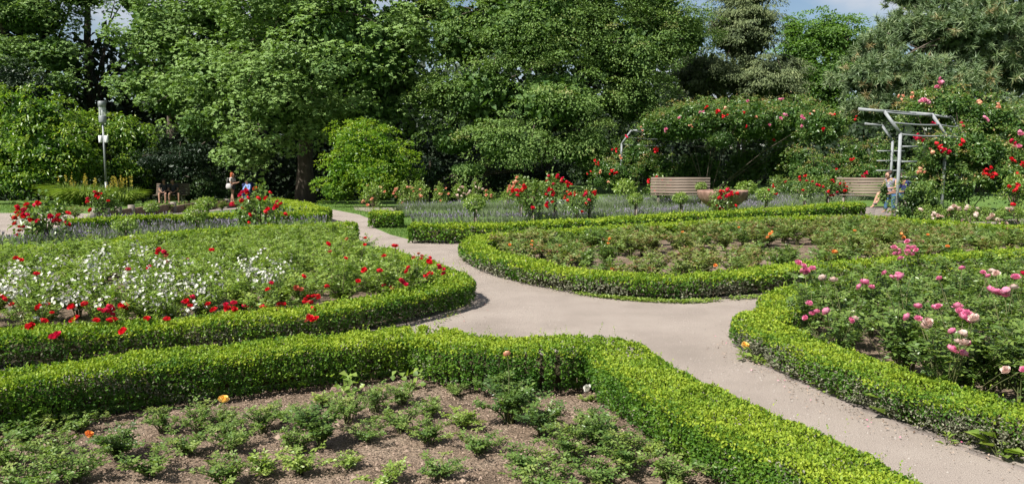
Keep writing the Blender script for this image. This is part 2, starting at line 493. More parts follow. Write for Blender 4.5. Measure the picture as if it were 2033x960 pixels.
def hedge(pts, label, width=.46, h=.32, seed=1, cover=2.0, lmin=.026, young=0.0, worn=0.25, closed=False, group='clipped box hedges round the rose beds', shoots=1.0, Lk=.0036):
    """swept clipped hedge: leaves on the surface, shoots, stems and a twiggy core"""
    r = np.random.default_rng(seed)
    C = spline(np.asarray(pts), .08, closed)
    T = norm(np.gradient(C, axis=0)); S = np.stack([T[:, 1], -T[:, 0]], 1)
    ds = np.linalg.norm(np.gradient(C, axis=0), axis=1); s = np.cumsum(ds); Ltot = s[-1]
    mid = C[len(C) // 2]
    root = thing('box_hedge', label, 'hedge', (C[0][0], C[0][1], float(tz(*C[0]))), group=group)
    dist = np.linalg.norm(C, axis=1)
    # number of leaves per station from the leaf size there
    Lf = np.clip(Lk * dist, lmin, .06)
    per = width + 2 * h
    dens = cover * per * ds / (.36 * Lf ** 2)
    cdf = np.cumsum(dens); N = int(cdf[-1])
    i = np.searchsorted(cdf, r.uniform(0, cdf[-1], N)); i = np.clip(i, 0, len(C) - 1)
    ss = s[i] + r.uniform(-.5, .5, N) * ds[i]
    u = r.uniform(0, 1, N) * per
    side = np.where(u < h, -1, np.where(u > h + width, 1, 0))
    x = np.where(side == -1, -width / 2, np.where(side == 1, width / 2, u - h - width / 2))
    z = np.where(side == -1, u, np.where(side == 1, per - u, h))
    z = np.where(side != 0, .05 + z * (h - .05) / h, z)
    # rounded shoulders
    ex = np.clip((np.abs(x) - (width / 2 - .07)) / .07, 0, 1); ez = np.clip((z - (h - .07)) / .07, 0, 1)
    rr = np.where(side == 0, ex, ez)
    z = np.where(side == 0, z - .035 * rr ** 2, z)
    x = np.where(side != 0, np.sign(x) * (np.abs(x) - .035 * rr ** 2), x)
    # uneven clipping
    bulge = .020 * lownoise(ss * 3 + x * 5, seed) + .014 * lownoise(ss * 8 + z * 9, seed + 1, 2.1)
    micro = .009 * np.sin(ss * 31 + 4 * np.sin(z * 19 + x * 23 + ss * 3.1)) * np.sin(x * 41 + z * 43 + 3 * np.sin(ss * 13))
    bulge = np.maximum(bulge + micro, -.016)
    hz = 1 + .05 * lownoise(ss * 1.4, seed + 2)
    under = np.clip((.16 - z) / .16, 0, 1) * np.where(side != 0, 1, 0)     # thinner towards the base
    dep = np.minimum(r.exponential(.014, N), .06)
    sg = np.sign(x + 1e-9)
    x = np.where(side != 0, sg * (np.abs(x) + bulge - dep - .05 * under * (1 + lownoise(ss * 4, seed + 3))), x)
    z = z * hz + np.where(side == 0, bulge - dep, 0)
    gaps = (side != 0) & (r.uniform(0, 1, N) < .5 * under * (1 + lownoise(ss * 5, seed + 5)))
    u_, _v = proj(np.array([C[i][:, 0], C[i][:, 1], 0 * ss + .2])); vis = ((u_ > -120) & (u_ < 2150) & (C[i][:, 1] > .5)) | (r.uniform(0, 1, N) < .25)
    nrm = np.zeros((N, 3)); lat = S[i]
    nx = np.where(side == 0, .5 * ex * sg, sg * 1.0)
    nrm[:, 0] = lat[:, 0] * nx; nrm[:, 1] = lat[:, 1] * nx; nrm[:, 2] = np.where(side == 0, 1, .25 + .5 * ez)
    nrm = norm(nrm)
    pos = C[i] + T[i] * (ss - s[i])[:, None] + lat * x[:, None]
    P = np.stack([pos[:, 0], pos[:, 1], z + tz(pos[:, 0], pos[:, 1])], 1)
    D = norm(.5 * nrm + r.normal(size=(N, 3)) * .8 + [0, 0, .4])
    Nn = norm(nrm * .9 + r.normal(size=(N, 3)) * .55 + [0, 0, .35])
    patch = .12 * lownoise(ss * 1.1 + x * 2, seed + 7) + .10 * lownoise(ss * 6 + z * 11, seed + 8)
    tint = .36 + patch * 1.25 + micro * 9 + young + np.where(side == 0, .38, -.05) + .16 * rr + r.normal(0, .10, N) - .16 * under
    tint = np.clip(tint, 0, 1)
    worn_m = (side != 0) & (r.uniform(0, 1, N) < worn * np.clip((.26 - z) / .2, 0, 1) * (1 + lownoise(ss * 2.5, seed + 9)))
    worn_m |= (r.uniform(0, 1, N) < .45 * np.clip((lownoise(ss * 2.3 + z * 5 + x * 4, seed + 20) - .55) * 4, 0, 1) * (side != 0)) | (r.uniform(0, 1, N) < .015)
    k = ~gaps & vis
    A = Acc()
    l = Lf[i] * r.uniform(.75, 1.2, N)
    kk = k & ~worn_m
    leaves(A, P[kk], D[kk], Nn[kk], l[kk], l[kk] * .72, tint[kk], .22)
    kw = k & worn_m
    if kw.any():
        leaves(A, P[kw], D[kw], Nn[kw], l[kw] * 1.1, l[kw] * .5, r.uniform(0, 1, kw.sum()), .3, mat=1)
    # shoots standing out of the top
    ns = int(shoots * Ltot * 46)
    j = r.integers(0, len(C), ns); xo = r.uniform(-.5, .5, ns) * width
    hh = r.exponential(.022, ns) * np.where(dist[j] < 8, 1, 1.1); hh = np.clip(hh, .006, .11)
    base = C[j] + S[j] * xo[:, None]
    zb = h * (1 + .05 * lownoise(s[j] * 1.4, seed + 2)) - .03 * np.clip((np.abs(xo) - width / 2 + .07) / .07, 0, 1) ** 2
    lean = r.normal(0, .3, (ns, 2))
    for q in range(6):
        t_ = (q + 1) / 6
        Pq = np.stack([base[:, 0] + lean[:, 0] * hh * t_, base[:, 1] + lean[:, 1] * hh * t_, zb + (hh + .012) * t_ + tz(base[:, 0], base[:, 1])], 1)
        a_ = r.uniform(0, 6.28, ns) + q * PI / 2
        Dq = np.stack([np.cos(a_), np.sin(a_), .8 + 0 * a_], 1)
        lq = Lf[j] * r.uniform(.7, 1.05, ns)
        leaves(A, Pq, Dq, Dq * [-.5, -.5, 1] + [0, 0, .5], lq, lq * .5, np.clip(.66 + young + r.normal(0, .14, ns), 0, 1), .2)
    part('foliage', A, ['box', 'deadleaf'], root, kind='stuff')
    # core
    K = Acc(); m = max(2, int(Ltot / .2)); idx = np.linspace(0, len(C) - 1, m).astype(int)
    wi = width / 2 - .125; prof = [(-wi * .75, .07), (-wi, h * .5), (-wi * .85, h - .11), (0, h - .075), (wi * .85, h - .11), (wi, h * .5), (wi * .75, .07)]
    v = []
    for q in idx:
        for a_, b_ in prof:
            p = C[q] + S[q] * a_
            v.append((p[0], p[1], b_ * (1 + .04 * r.normal()) + float(tz(*p))))
    n = len(prof); f = []
    for q in range(m - 1):
        for e in range(n):
            a_, b_ = q * n + e, q * n + (e + 1) % n
            f += [(a_, b_, b_ + n), (a_, b_ + n, a_ + n)]
    f += [(0, e + 1, e) for e in range(1, n - 1)] + [((m - 1) * n, (m - 1) * n + e, (m - 1) * n + e + 1) for e in range(1, n - 1)]
    K.add(v, f)
    part('twigs', K, 'boxcore', root)
    # stems
    B = Acc()
    for q in range(int(Ltot / .11)):
        g = r.integers(0, len(C)); p = C[g] + S[g] * r.uniform(-.27, .27) * width
        z0 = float(tz(*p)); l2 = r.normal(0, .02, 2)
        tube(B, [(p[0], p[1], z0 - .02), (p[0] + l2[0], p[1] + l2[1], z0 + .13)], [.009, .005], 4, cap=False)
    part('stems', B, 'twig', root, kind='stuff')
    # end caps
    if not closed:
        E = Acc()
        for end, sgn in ((0, -1), (-1, 1)):
            n_ = int(cover * width * h / (.36 * Lf[end] ** 2))
            a_ = r.uniform(-.5, .5, n_) * width; b_ = r.uniform(.05, h, n_)
            lim = 1 - np.clip((b_ - h + .07) / .07, 0, 1) ** 2 * .1
            p = C[end] + S[end] * (a_ * lim)[:, None] + T[end] * sgn * (.02 + r.normal(0, .014, n_))[:, None]
            nn = np.array([T[end][0] * sgn, T[end][1] * sgn, .3])
            leaves(E, np.stack([p[:, 0], p[:, 1], b_ + tz(p[:, 0], p[:, 1])], 1), nn * .7 + r.normal(size=(n_, 3)) * .7, nn + r.normal(size=(n_, 3)) * .5,
                   Lf[end], Lf[end] * .58, np.clip(.38 + young + r.normal(0, .13, n_), 0, 1))
        part('end_foliage', E, 'box', root, kind='stuff')
    return root

M['deadleaf'] = leafmat('dry box leaf', [(.075, .085, .05), (.15, .16, .10), (.24, .23, .17)], .1, .8, .2)

HA = [(-420, 830), (-150, 780), (0, 754), (150, 734), (300, 713), (450, 697), (600, 681), (750, 667), (838, 660), (880, 672), (960, 684), (1070, 688), (1135, 683), (1195, 683), (1245, 706), (1330, 762), (1430, 812), (1560, 872), (1700, 945), (1820, 1012), (1980, 1110)]
hA = [gp(x, y, .33) for x, y in HA]
hedge(hA, 'thick bright green box hedge bordering the brown foreground bed', .47, .34, 11, cover=2.1, lmin=.017, young=.05, worn=.12, shoots=2.0)
HB = [(-420, 700), (-100, 672), (0, 666), (200, 652), (400, 634), (600, 618), (700, 604), (800, 586), (870, 570), (903, 559)]
HB2 = [(903, 559), (893, 548), (860, 533), (800, 515), (750, 497)]
hB = [gp(x, y, .27) for x, y in HB + HB2[1:]]
hedge(hB, 'box hedge with a rounded tip enclosing the red and white rose bed', .45, .28, 12, cover=1.9, lmin=.024, young=.02, worn=.5)
HBb = [(-420, 520), (0, 503), (150, 495), (300, 478), (450, 463), (600, 455), (703, 452)]
hBb = [gp(x, y, .34) for x, y in HBb]
hedge(hBb, 'back hedge of the left rose bed ending square at the narrow path', .5, .40, 13, cover=1.7, young=.06, worn=.1)
HC = [(1120, 459), (1000, 468), (955, 475), (940, 485), (960, 499), (1020, 517), (1100, 532), (1200, 545), (1300, 551), (1400, 549), (1500, 541), (1600, 528), (1800, 516), (2033, 499), (2300, 478)]
hC = [gp(x, y, .26) for x, y in HC]
hedge(hC, 'low curved box hedge round the front of the orange rose bed', .44, .27, 14, cover=1.8, young=.06, worn=.95)
HCb = [(1120, 459), (1200, 454), (1400, 441), (1560, 433), (1700, 432), (1800, 437), (1900, 445), (2033, 453), (2250, 462)]
hCb = [gp(x, y, .30) for x, y in HCb]
hedge(hCb, 'back box hedge of the orange rose bed before the lawn strip', .50, .30, 15, cover=1.8, young=.08, worn=.1)
HE = [(822, 451), (900, 452), (1000, 451), (1150, 444), (1350, 431), (1500, 422), (1600, 415), (1700, 407)]
hE = [gp(x, y, .31) for x, y in HE]
hedge(hE, 'long far box hedge in front of the lavender and the stone urn', .55, .36, 16, cover=1.7, young=.08, worn=.2)
HD = [(2600, 905), (2300, 862), (2033, 818), (1897, 782), (1786, 752), (1620, 693), (1560, 667), (1518, 650), (1500, 640), (1508, 630), (1540, 620), (1556, 610), (1548, 598), (1552, 588), (1580, 580), (1620, 572), (1700, 560), (1850, 545), (2033, 537), (2300, 530)]
hD = [gp(x, y, .25) for x, y in HD]
hedge(hD, 'zigzag box hedge round the pink rose bed beside the path', .41, .265, 17, cover=1.9, lmin=.017, young=.04, worn=.95)
hedge([gp(x, y, .34) for x, y in [(740, 424), (793, 424)]], 'short square block of box hedge beside the lavender', .7, .36, 18, young=.06)
hedge([gp(x, y, .33) for x, y in [(135, 438), (250, 434), (400, 428), (520, 425), (640, 426)]], 'narrow light green hedge along the far left lavender bed', .45, .34, 19, young=.16, worn=.1)
hedge([gp(x, y, .3) for x, y in [(625, 420), (590, 410), (555, 402), (520, 397)]], 'light green hedge running away beside the path into the woods', .9, .34, 20, young=.2, worn=.05)

# soil of the beds
sheet('soil_bed', hA + [gp(1980, 1400), gp(-420, 1400)], .012, 'soil')
def ringpoly(a, b): return list(a) + list(b)
sheet('soil_bed', hB + hBb[::-1], .012, 'soil')
sheet('soil_bed', hC + hCb[::-1][:-1], .012, 'soil')
sheet('soil_bed', hD, .012, 'soil')

# dry leaf litter at the hedge feet
def litter():
    r = np.random.default_rng(21); A = Acc()
    for C, n in ((hA, 2600), (hB, 1500), (hC, 1800), (hD, 2600)):
        C = spline(np.asarray(C), .05); i = r.integers(0, len(C), n)
        S = norm(np.stack([np.gradient(C[:, 1]), -np.gradient(C[:, 0])], 1))
        p = C[i] + S[i] * (r.choice([-1, 1], n) * (.20 + r.exponential(.09, n)))[:, None]
        leaves(A, np.stack([p[:, 0], p[:, 1], .018 + r.uniform(0, .01, n)], 1), np.stack([r.normal(size=n), r.normal(size=n), r.normal(0, .3, n)], 1), np.stack([r.normal(0, .5, n), r.normal(0, .5, n), np.ones(n)], 1), r.uniform(.010, .024, n), r.uniform(.006, .012, n), r.uniform(0, 1, n), .4)
    link('leaf_litter', A.mesh('leaf_litter', 'chip'), kind='stuff')
litter()
# flat edging stones sunk in the gravel along the right path
def edge_stones():
    root = None
    C = spline([gp(x, y) for x, y in ((1500, 722), (1560, 748), (1640, 783), (1760, 832), (1880, 880), (2033, 935), (2200, 985))], .05)
    s = np.concatenate([[0], np.cumsum(np.linalg.norm(np.diff(C, axis=0), axis=1))]); k = 0
    root = thing('path_edging', 'flat dark stones sunk along the right edge of the gravel path', 'edging', (C[0][0], C[0][1], 0))
    while k < s[-1] - .45:
        i, j = int(np.searchsorted(s, k)), int(np.searchsorted(s, k + .4)); p, q = C[i], C[min(j, len(C) - 1)]
        A = Acc(); box(A, ((p[0] + q[0]) / 2, (p[1] + q[1]) / 2, -.020), (.395, .065, .064 + random.uniform(0, .004)), math.atan2(q[1] - p[1], q[0] - p[0]), bev=.006); part('edging_stone', A, 'edgestone', root)
        k += .41
M['edgestone'] = noisemat('edging stone', [(.15, .125, .11), (.215, .185, .165)], 6, .95, .4, 60)
edge_stones()

# petals dropped on the gravel beside the beds
def petals():
    r = np.random.default_rng(33)
    for nm, C, n, mat, sd in (('fallen_petals', hB[6:14], 130, 'red', 1), ('fallen_petals', hD[2:12], 60, 'pink', 1)):
        A = Acc(); C = spline(np.asarray(C), .05); i = r.integers(0, len(C), n)
        p = C[i] + r.normal(0, .16, (n, 2)) + norm(r.normal(size=(n, 2))) * .3
        leaves(A, np.stack([p[:, 0], p[:, 1], .02 + r.uniform(0, .004, n)], 1), np.stack([r.normal(size=n), r.normal(size=n), 0 * i], 1), np.stack([r.normal(0, .3, n), r.normal(0, .3, n), np.ones(n)], 1), .018, .014, r.uniform(0, 1, n), .3)
        link(nm, A.mesh(nm, mat), kind='stuff')
petals()
# ---------------------------------------------------------------- loose stuff on the soil
def chips():
    r = np.random.default_rng(5)
    P = scatter(pxpoly([(-40, 850), (300, 800), (800, 745), (1200, 760), (1500, 900), (1600, 1010), (-60, 1010)]), 15000, 3)
    n = len(P); A = Acc()
    D = np.stack([r.normal(size=n), r.normal(size=n), r.normal(0, .35, n)], 1)
    leaves(A, np.stack([P[:, 0], P[:, 1], .018 + r.uniform(0, .006, n)], 1), D, np.stack([r.normal(0, .4, n), r.normal(0, .4, n), np.ones(n)], 1), r.uniform(.006, .022, n), r.uniform(.004, .011, n), r.uniform(0, 1, n), .5)
    A2 = Acc()
    Q = scatter(pxpoly([(-40, 850), (300, 800), (800, 745), (1200, 760), (1500, 900), (1600, 1010), (-60, 1010)]), 2600, 4)
    oc = np.array([(1, 0, 0), (0, 1, 0), (-1, 0, 0), (0, -1, 0), (0, 0, .8), (0, 0, -.8)])
    of = np.array([(0, 1, 4), (1, 2, 4), (2, 3, 4), (3, 0, 4)])
    for q in Q:
        s = r.exponential(.005) + .003
        A.add(oc * s * r.uniform(.6, 1.3, 3) + [q[0], q[1], .014], of, r.uniform(0, .7))
    link('bark_chips', A.mesh('bark_chips', 'chip'), kind='stuff')
    Q = np.concatenate([scatter(pxpoly(p), n_, 8) for p, n_ in (([(900, 640), (1100, 590), (1480, 610), (1480, 720), (1250, 690)], 1500), ([(1300, 720), (1480, 700), (2100, 950), (2060, 1010), (1850, 1000)], 2300), ([(930, 520), (1000, 550), (1100, 580), (880, 640)], 500))])
    for q in Q:
        s = min(.009, r.exponential(.0022) + .0018)
        A2.add(oc * s * r.uniform(.6, 1.3, 3) + [q[0], q[1], .007], of, r.uniform(0, 1))
    link('path_grit', A2.mesh('path_grit', 'pebble'), kind='stuff')
chips()

def grass():
    r = np.random.default_rng(6); A = Acc()
    regs = [([(740, 446), (800, 441), (930, 470), (925, 478), (822, 478), (775, 465)], 6120, .035), ([(-40, 500), (0, 482), (640, 452), (640, 436), (0, 470)], 10880, .07),
            ([(640, 412), (735, 434), (800, 430), (820, 413), (740, 408), (640, 400), (600, 400)], 6120, .05), ([(-60, 424), (-60, 405), (290, 402), (290, 418), (120, 422)], 6120, .09),
            ([(800, 445), (800, 405), (1700, 398), (1690, 408), (1500, 421), (1150, 443)], 17680, .06), ([(1180, 402), (1180, 376), (1680, 376), (1680, 398)], 6120, .06),
            ([(1800, 436), (2060, 452), (2060, 436), (1960, 432)], 6120, .045), ([(270, 405), (420, 400), (420, 386), (300, 392)], 2040, .06)]
    for poly, n, h in regs:
        P = scatter(pxpoly(poly), n, n)
        z = tz(P[:, 0], P[:, 1])
        blades(A, np.stack([P[:, 0], P[:, 1], z], 1), np.stack([r.normal(0, .45, n), r.normal(0, .45, n), np.ones(n)], 1), h * r.uniform(.6, 1.6, n), r.uniform(.006, .012, n) * 1.6, r.uniform(0, 1, n))
    link('grass', A.mesh('grass', 'grassblade'), kind='stuff')
    # low weeds in the joint between hedges and gravel
    W = Acc()
    for line, n in (([(1110, 578), (1200, 592), (1350, 602), (1500, 592)], 3800), ([(930, 520), (1000, 550), (1110, 578)], 700), ([(940, 590), (880, 640), (840, 655)], 160), ([(1478, 706), (1620, 768), (1760, 822), (2033, 918)], 700), ([(822, 479), (925, 480)], 120)):
        C = spline([gp(*p) for p in line], .05)
        i = r.integers(0, len(C), n)
        keep = r.uniform(0, 1, n) < np.clip(.5 + .6 * lownoise(i * .12, n), 0, 1)
        p = C[i] + r.normal(0, .035, (n, 2)); p = p[keep]; m = len(p)
        a = r.uniform(0, 6.28, m)
        leaves(W, np.stack([p[:, 0], p[:, 1], .008 + r.uniform(0, .03, m)], 1), np.stack([np.cos(a), np.sin(a), r.uniform(0, .7, m)], 1), np.stack([r.normal(0, .3, m), r.normal(0, .3, m), np.ones(m)], 1), r.uniform(.02, .06, m), r.uniform(.012, .025, m), r.uniform(.2, 1, m))
    link('path_edge_weeds', W.mesh('path_edge_weeds', 'roselight'), kind='stuff')
grass()

# ---------------------------------------------------------------- lavender
def lavender(pts, width, height, flower, seed, name='lavender_row'):
    r = np.random.default_rng(seed)
    C = spline([gp(*p) for p in pts], .1); S = norm(np.stack([np.gradient(C[:, 1]), -np.gradient(C[:, 0])], 1))
    L_ = np.linalg.norm(np.diff(C, axis=0), axis=1).sum()
    n = int(L_ * 520 * width / .5)
    k = r.integers(0, int(L_ / .34) + 1, n)         # clumps along the row
    cen = (k * .34 + r.normal(0, .02, n)) / L_ * (len(C) - 1)
    i = np.clip(cen + r.normal(0, .11, n) / L_ * (len(C) - 1), 0, len(C) - 1).astype(int)
    off = np.clip(r.normal(0, .3, n), -.6, .6) * width
    b = C[i] + S[i] * off[:, None]
    z = tz(b[:, 0], b[:, 1])
    dirx = (i - cen) / (len(C) - 1) * L_
    T = np.stack([-S[i][:, 1], S[i][:, 0]], 1)
    D = np.stack([S[i][:, 0] * off * 1.1 + T[:, 0] * dirx * 2, S[i][:, 1] * off * 1.1 + T[:, 1] * dirx * 2, np.full(n, .8)], 1) + r.normal(0, .12, (n, 3))
    D = norm(D)
    vig = 1 + .25 * lownoise(k * 1.7, seed)
    h = height * r.uniform(.55, 1.1, n) * vig
    A = Acc()
    P = np.stack([b[:, 0], b[:, 1], z], 1)
    blades(A, P, D, h, .016, r.uniform(0, 1, n), 0)
    m = r.uniform(0, 1, n) < flower * np.clip(.6 + .8 * lownoise(k * .9, seed + 2), 0, 1.5)
    leaves(A, P[m] + D[m] * (h[m] * .88)[:, None], D[m], r.normal(size=(m.sum(), 3)), r.uniform(.05, .09, m.sum()), .022, r.uniform(0, 1, m.sum()), .2, mat=1)
    link(name, A.mesh(name, ['lavleaf', 'lavflower']), kind='stuff')
lavender([(-80, 508), (0, 500), (150, 492), (300, 478), (450, 464), (560, 458), (640, 456)], .55, .30, .55, 1)
lavender([(60, 478), (200, 470), (400, 456), (620, 446)], .7, .28, .4, 2)
lavender([(180, 454), (300, 449), (450, 445), (630, 441)], .6, .34, .55, 3)
lavender([(590, 449), (640, 447)], .9, .34, .3, 4)
lavender([(820, 444), (1000, 441), (1180, 436), (1380, 424), (1560, 413)], .5, .26, .55, 5)
lavender([(805, 430), (950, 429), (1200, 425), (1400, 417), (1600, 406)], .8, .26, .05, 6)
lavender([(800, 418), (950, 417), (1200, 414), (1400, 409), (1600, 401), (1700, 396)], .9, .34, .2, 7)
lavender([(1210, 405), (1330, 402), (1480, 400), (1640, 394)], .9, .36, .05, 8)

# ---------------------------------------------------------------- rose plants
def bloom_mesh(name, mat, rr=.045, rings=((3, .3, .95), (5, .62, .85), (6, .92, .6), (6, 1.1, .15)), seed=0):
    r = np.random.default_rng(seed); A = Acc()
    for n, rad, up in rings:
        a0 = r.uniform(0, 6.28)
        for k in range(n):
            a = a0 + k * 2 * PI / n + r.normal(0, .1); wd = 1.25 * PI / n
            R_ = rr * rad * r.uniform(.88, 1.1)
            z0, z1 = -rr * .35, rr * (up * .85 + r.normal(0, .07))
            v = []
            for q, (fr, zz) in enumerate(((.25, z0), (.85, (z0 + z1) * .45), (1.0, z1))):
                for e in (-1, 0, 1):
                    an = a + e * wd * (.5 if q == 0 else .95 if q == 1 else .7); rad2 = R_ * fr * (1.0 if e else 1.08)
                    v.append((rad2 * math.cos(an), rad2 * math.sin(an), zz - (.0 if e == 0 else rr * .06)))
            f = []
            for q in range(2):
                for e in range(2):
                    b = q * 3 + e
                    f += [(b, b + 1, b + 4), (b, b + 4, b + 3)]
            A.add(v, f, np.clip(r.uniform(0, 1) * .6 + (.3 if rad > .8 else 0), 0, 1))
    return A.mesh(name, mat)
BL = {k: [bloom_mesh('rose_bloom', k, sz, seed=q) for q in range(3)] for k, sz in (('red', .036), ('faded', .032), ('crimson', .036), ('pink', .042), ('pale', .042), ('orange', .036), ('yellow', .042), ('peach', .038), ('white', .028))}
def cluster_mesh(name, mat, seed, n=9, spread=.11, rr=.0155):
    r = np.random.default_rng(seed); A = Acc()
    for k in range(n):
        c = np.array([r.normal(0, spread * .5), r.normal(0, spread * .5), r.normal(0, spread * .3)])
        up = norm(c * 3 + [0, -.05, .12]); u = norm(np.cross(up, [1, .2, 0])); w_ = np.cross(up, u)
        for q in range(5):
            a = q * 2 * PI / 5 + r.uniform(0, .3)
            d = u * math.cos(a) + w_ * math.sin(a)
            leaves(A, c[None], (d + up * .3)[None], (up - d * .3)[None], rr * r.uniform(.9, 1.2), rr * .95, r.uniform(0, 1), .15)
    return A.mesh(name, mat)
CW = [cluster_mesh('flower_cluster', 'white', q) for q in range(4)]

def put_bloom(root, kind, pos, s=1.0, tilt=None, r=random):
    me = r.choice(BL[kind])
    o = link('rose_bloom', me, root, pos, (r.uniform(-.6, .6) + .35, r.uniform(-.5, .5), r.uniform(0, 6.28)) if tilt is None else tilt, s)
    return o

def compound(A, P, D, Ln, ls, tint, r, mat=0):
    """rose leaf of five leaflets on a short rachis"""
    n = len(P); D = norm(D); up = np.array([0, 0, 1.0])
    S = norm(np.cross(D, up + r.normal(0, .25, (n, 3)))); N = np.cross(S, D); N = N * np.sign(N[:, 2:3] + 1e-9)
    Ln = np.broadcast_to(Ln, (n,))
    for f_, sd, sc in ((1.0, 0, 1.1), (.62, 1, 1), (.62, -1, 1), (.25, 1, .8), (.25, -1, .8)):
        dd = D * (1 if sd == 0 else .45) + S * sd * .9 - up * .12 + r.normal(0, .12, (n, 3))
        leaves(A, P + D * (Ln * f_ * .75)[:, None], dd, N + r.normal(0, .28, (n, 3)), ls * sc * r.uniform(.8, 1.2, n), ls * .62 * sc, np.clip(tint + r.normal(0, .08, n), 0, 1), .22, mat)

def bush(seed, h, spread, canes, nleaf, ls, mat='rose', base_t=.35, upright=.5, twiggy=0):
    """returns foliage mesh, cane mesh and cane tips"""
    r = np.random.default_rng(seed); A = Acc(); B = Acc(); tips = []
    PP = []; DD = []; TT = []
    for c in range(canes):
        a = r.uniform(0, 6.28); rad = spread * r.uniform(.25, 1); hh = h * r.uniform(.65, 1.05) * (1 - .25 * (rad / spread) ** 2)
        t = np.linspace(0, 1, 5)
        pts = np.stack([np.cos(a) * rad * t ** upright * t + r.normal(0, .01, 5), np.sin(a) * rad * t ** upright * t + r.normal(0, .01, 5), hh * (t ** .85)], 1)
        pts[0] = [np.cos(a) * .02, np.sin(a) * .02, -.02]
        tube(B, pts, np.linspace(.006, .0025, 5), 3, cap=False)
        tips.append(pts[-1])
        m = nleaf // canes
        tt = r.uniform(.2, 1, m) ** .8
        k = np.clip((tt * 4).astype(int), 0, 3); fr = tt * 4 - k
        P = pts[k] * (1 - fr)[:, None] + pts[k + 1] * fr[:, None]
        an = r.uniform(0, 6.28, m)
        PP.append(P); DD.append(np.stack([np.cos(an), np.sin(an), r.uniform(-.1, .7, m)], 1)); TT.append(base_t + .35 * (tt - .5) + r.normal(0, .10, m) + r.normal(0, .13))
    P = np.concatenate(PP); D = np.concatenate(DD); T = np.clip(np.concatenate(TT), 0, 1)
    compound(A, P, D, ls * 2.0 * r.uniform(.7, 1.2, len(P)), ls, T, r)
    return A.mesh('foliage', mat), B.mesh('canes', 'cane'), tips

M['roselow'] = leafmat('low rose leaf', [(.045, .095, .025), (.085, .155, .035), (.145, .22, .05), (.22, .27, .07)], .34, .45, .3)
V = {}
V['low'] = [bush(20 + q, .15 + .02 * q, .22, 13, 165 + 12 * q, .022, 'roselow', .5, upright=.3) for q in range(5)]
V['dense'] = [bush(30 + q, .24, .22, 15, 330, .025, 'rose', .3) for q in range(3)]
V['lowlight'] = [bush(35 + q, .13, .18, 9, 110, .024, 'roselight', .55) for q in range(2)]
V['bed'] = [bush(40 + q, .50 + .03 * q, .36, 15, 340, .036, 'roselight', .45) for q in range(5)]
V['pinkbed'] = [bush(50 + q, .50 + .03 * q, .27, 9, 170, .036, 'rose', .45) for q in range(4)]
V['tired'] = [bush(60 + q, .28 + .02 * q, .27, 12, 210, .032, 'roseold', .5) for q in range(4)]
V['tired2'] = [bush(66 + q, .28, .25, 12, 220, .032, 'rose', .45) for q in range(2)]

def rose(kind, x, y, s, label, group, cat='rose bush', idx=None, name='rose_bush'):
    vs = V[kind]; f, c, tips = vs[random.randrange(len(vs)) if idx is None else idx]
    o = thing(name, label, cat, (x, y, float(tz(x, y)) + .006), random.uniform(0, 6.28), group, s)
    link('foliage', f, o); link('canes', c, o)
    return o

def bloom_on(o, kind, wx, wy, wz, s=1.0):
    """bloom at a world point, child of bush o, with its own stem"""
    d = Vector((wx, wy, wz)) - o.location
    sc = o.scale[0]; a = -o.rotation_euler.z
    l = Vector((d.x * math.cos(a) - d.y * math.sin(a), d.x * math.sin(a) + d.y * math.cos(a), d.z)) / sc
    put_bloom(o, kind, l, s / sc)
    return l
def stem_to(o, l, foot=None):
    B = Acc(); foot = foot if foot is not None else (l.x * .35, l.y * .35, l.z * .35)
    tube(B, [foot, ((foot[0] + l.x) / 2 + .01, (foot[1] + l.y) / 2, (foot[2] + l.z) / 2 + .02), tuple(l)], [.004, .003, .003], 3, cap=False)
    link('flower_stem', B.mesh('flower_stem', 'cane'), o)

ORD = ['first', 'second', 'third', 'fourth', 'fifth', 'sixth', 'seventh', 'eighth', 'ninth', 'tenth', 'eleventh', 'twelfth', 'thirteenth', 'fourteenth', 'fifteenth', 'sixteenth', 'seventeenth', 'eighteenth', 'nineteenth', 'twentieth'] + ['twenty ' + k for k in ('first', 'second', 'third', 'fourth', 'fifth', 'sixth', 'seventh', 'eighth', 'ninth')] + ['thirtieth'] + ['thirty ' + k for k in ('first', 'second', 'third', 'fourth', 'fifth', 'sixth', 'seventh', 'eighth', 'ninth')]
def row_labels(objs, what, bed, pitch):
    rows = {}
    for o in objs: rows.setdefault(round(o.location.y / pitch), []).append(o)
    for j, key in enumerate(sorted(rows)):
        row = sorted(rows[key], key=lambda o: o.location.x)
        for i, o in enumerate(row):
            rn = 'nearest row' if j == 0 else ORD[j] + ' row'
            o['label'] = '%s, %s, %s from left in %s' % (what(o), bed, ORD[min(i, 38)], rn)

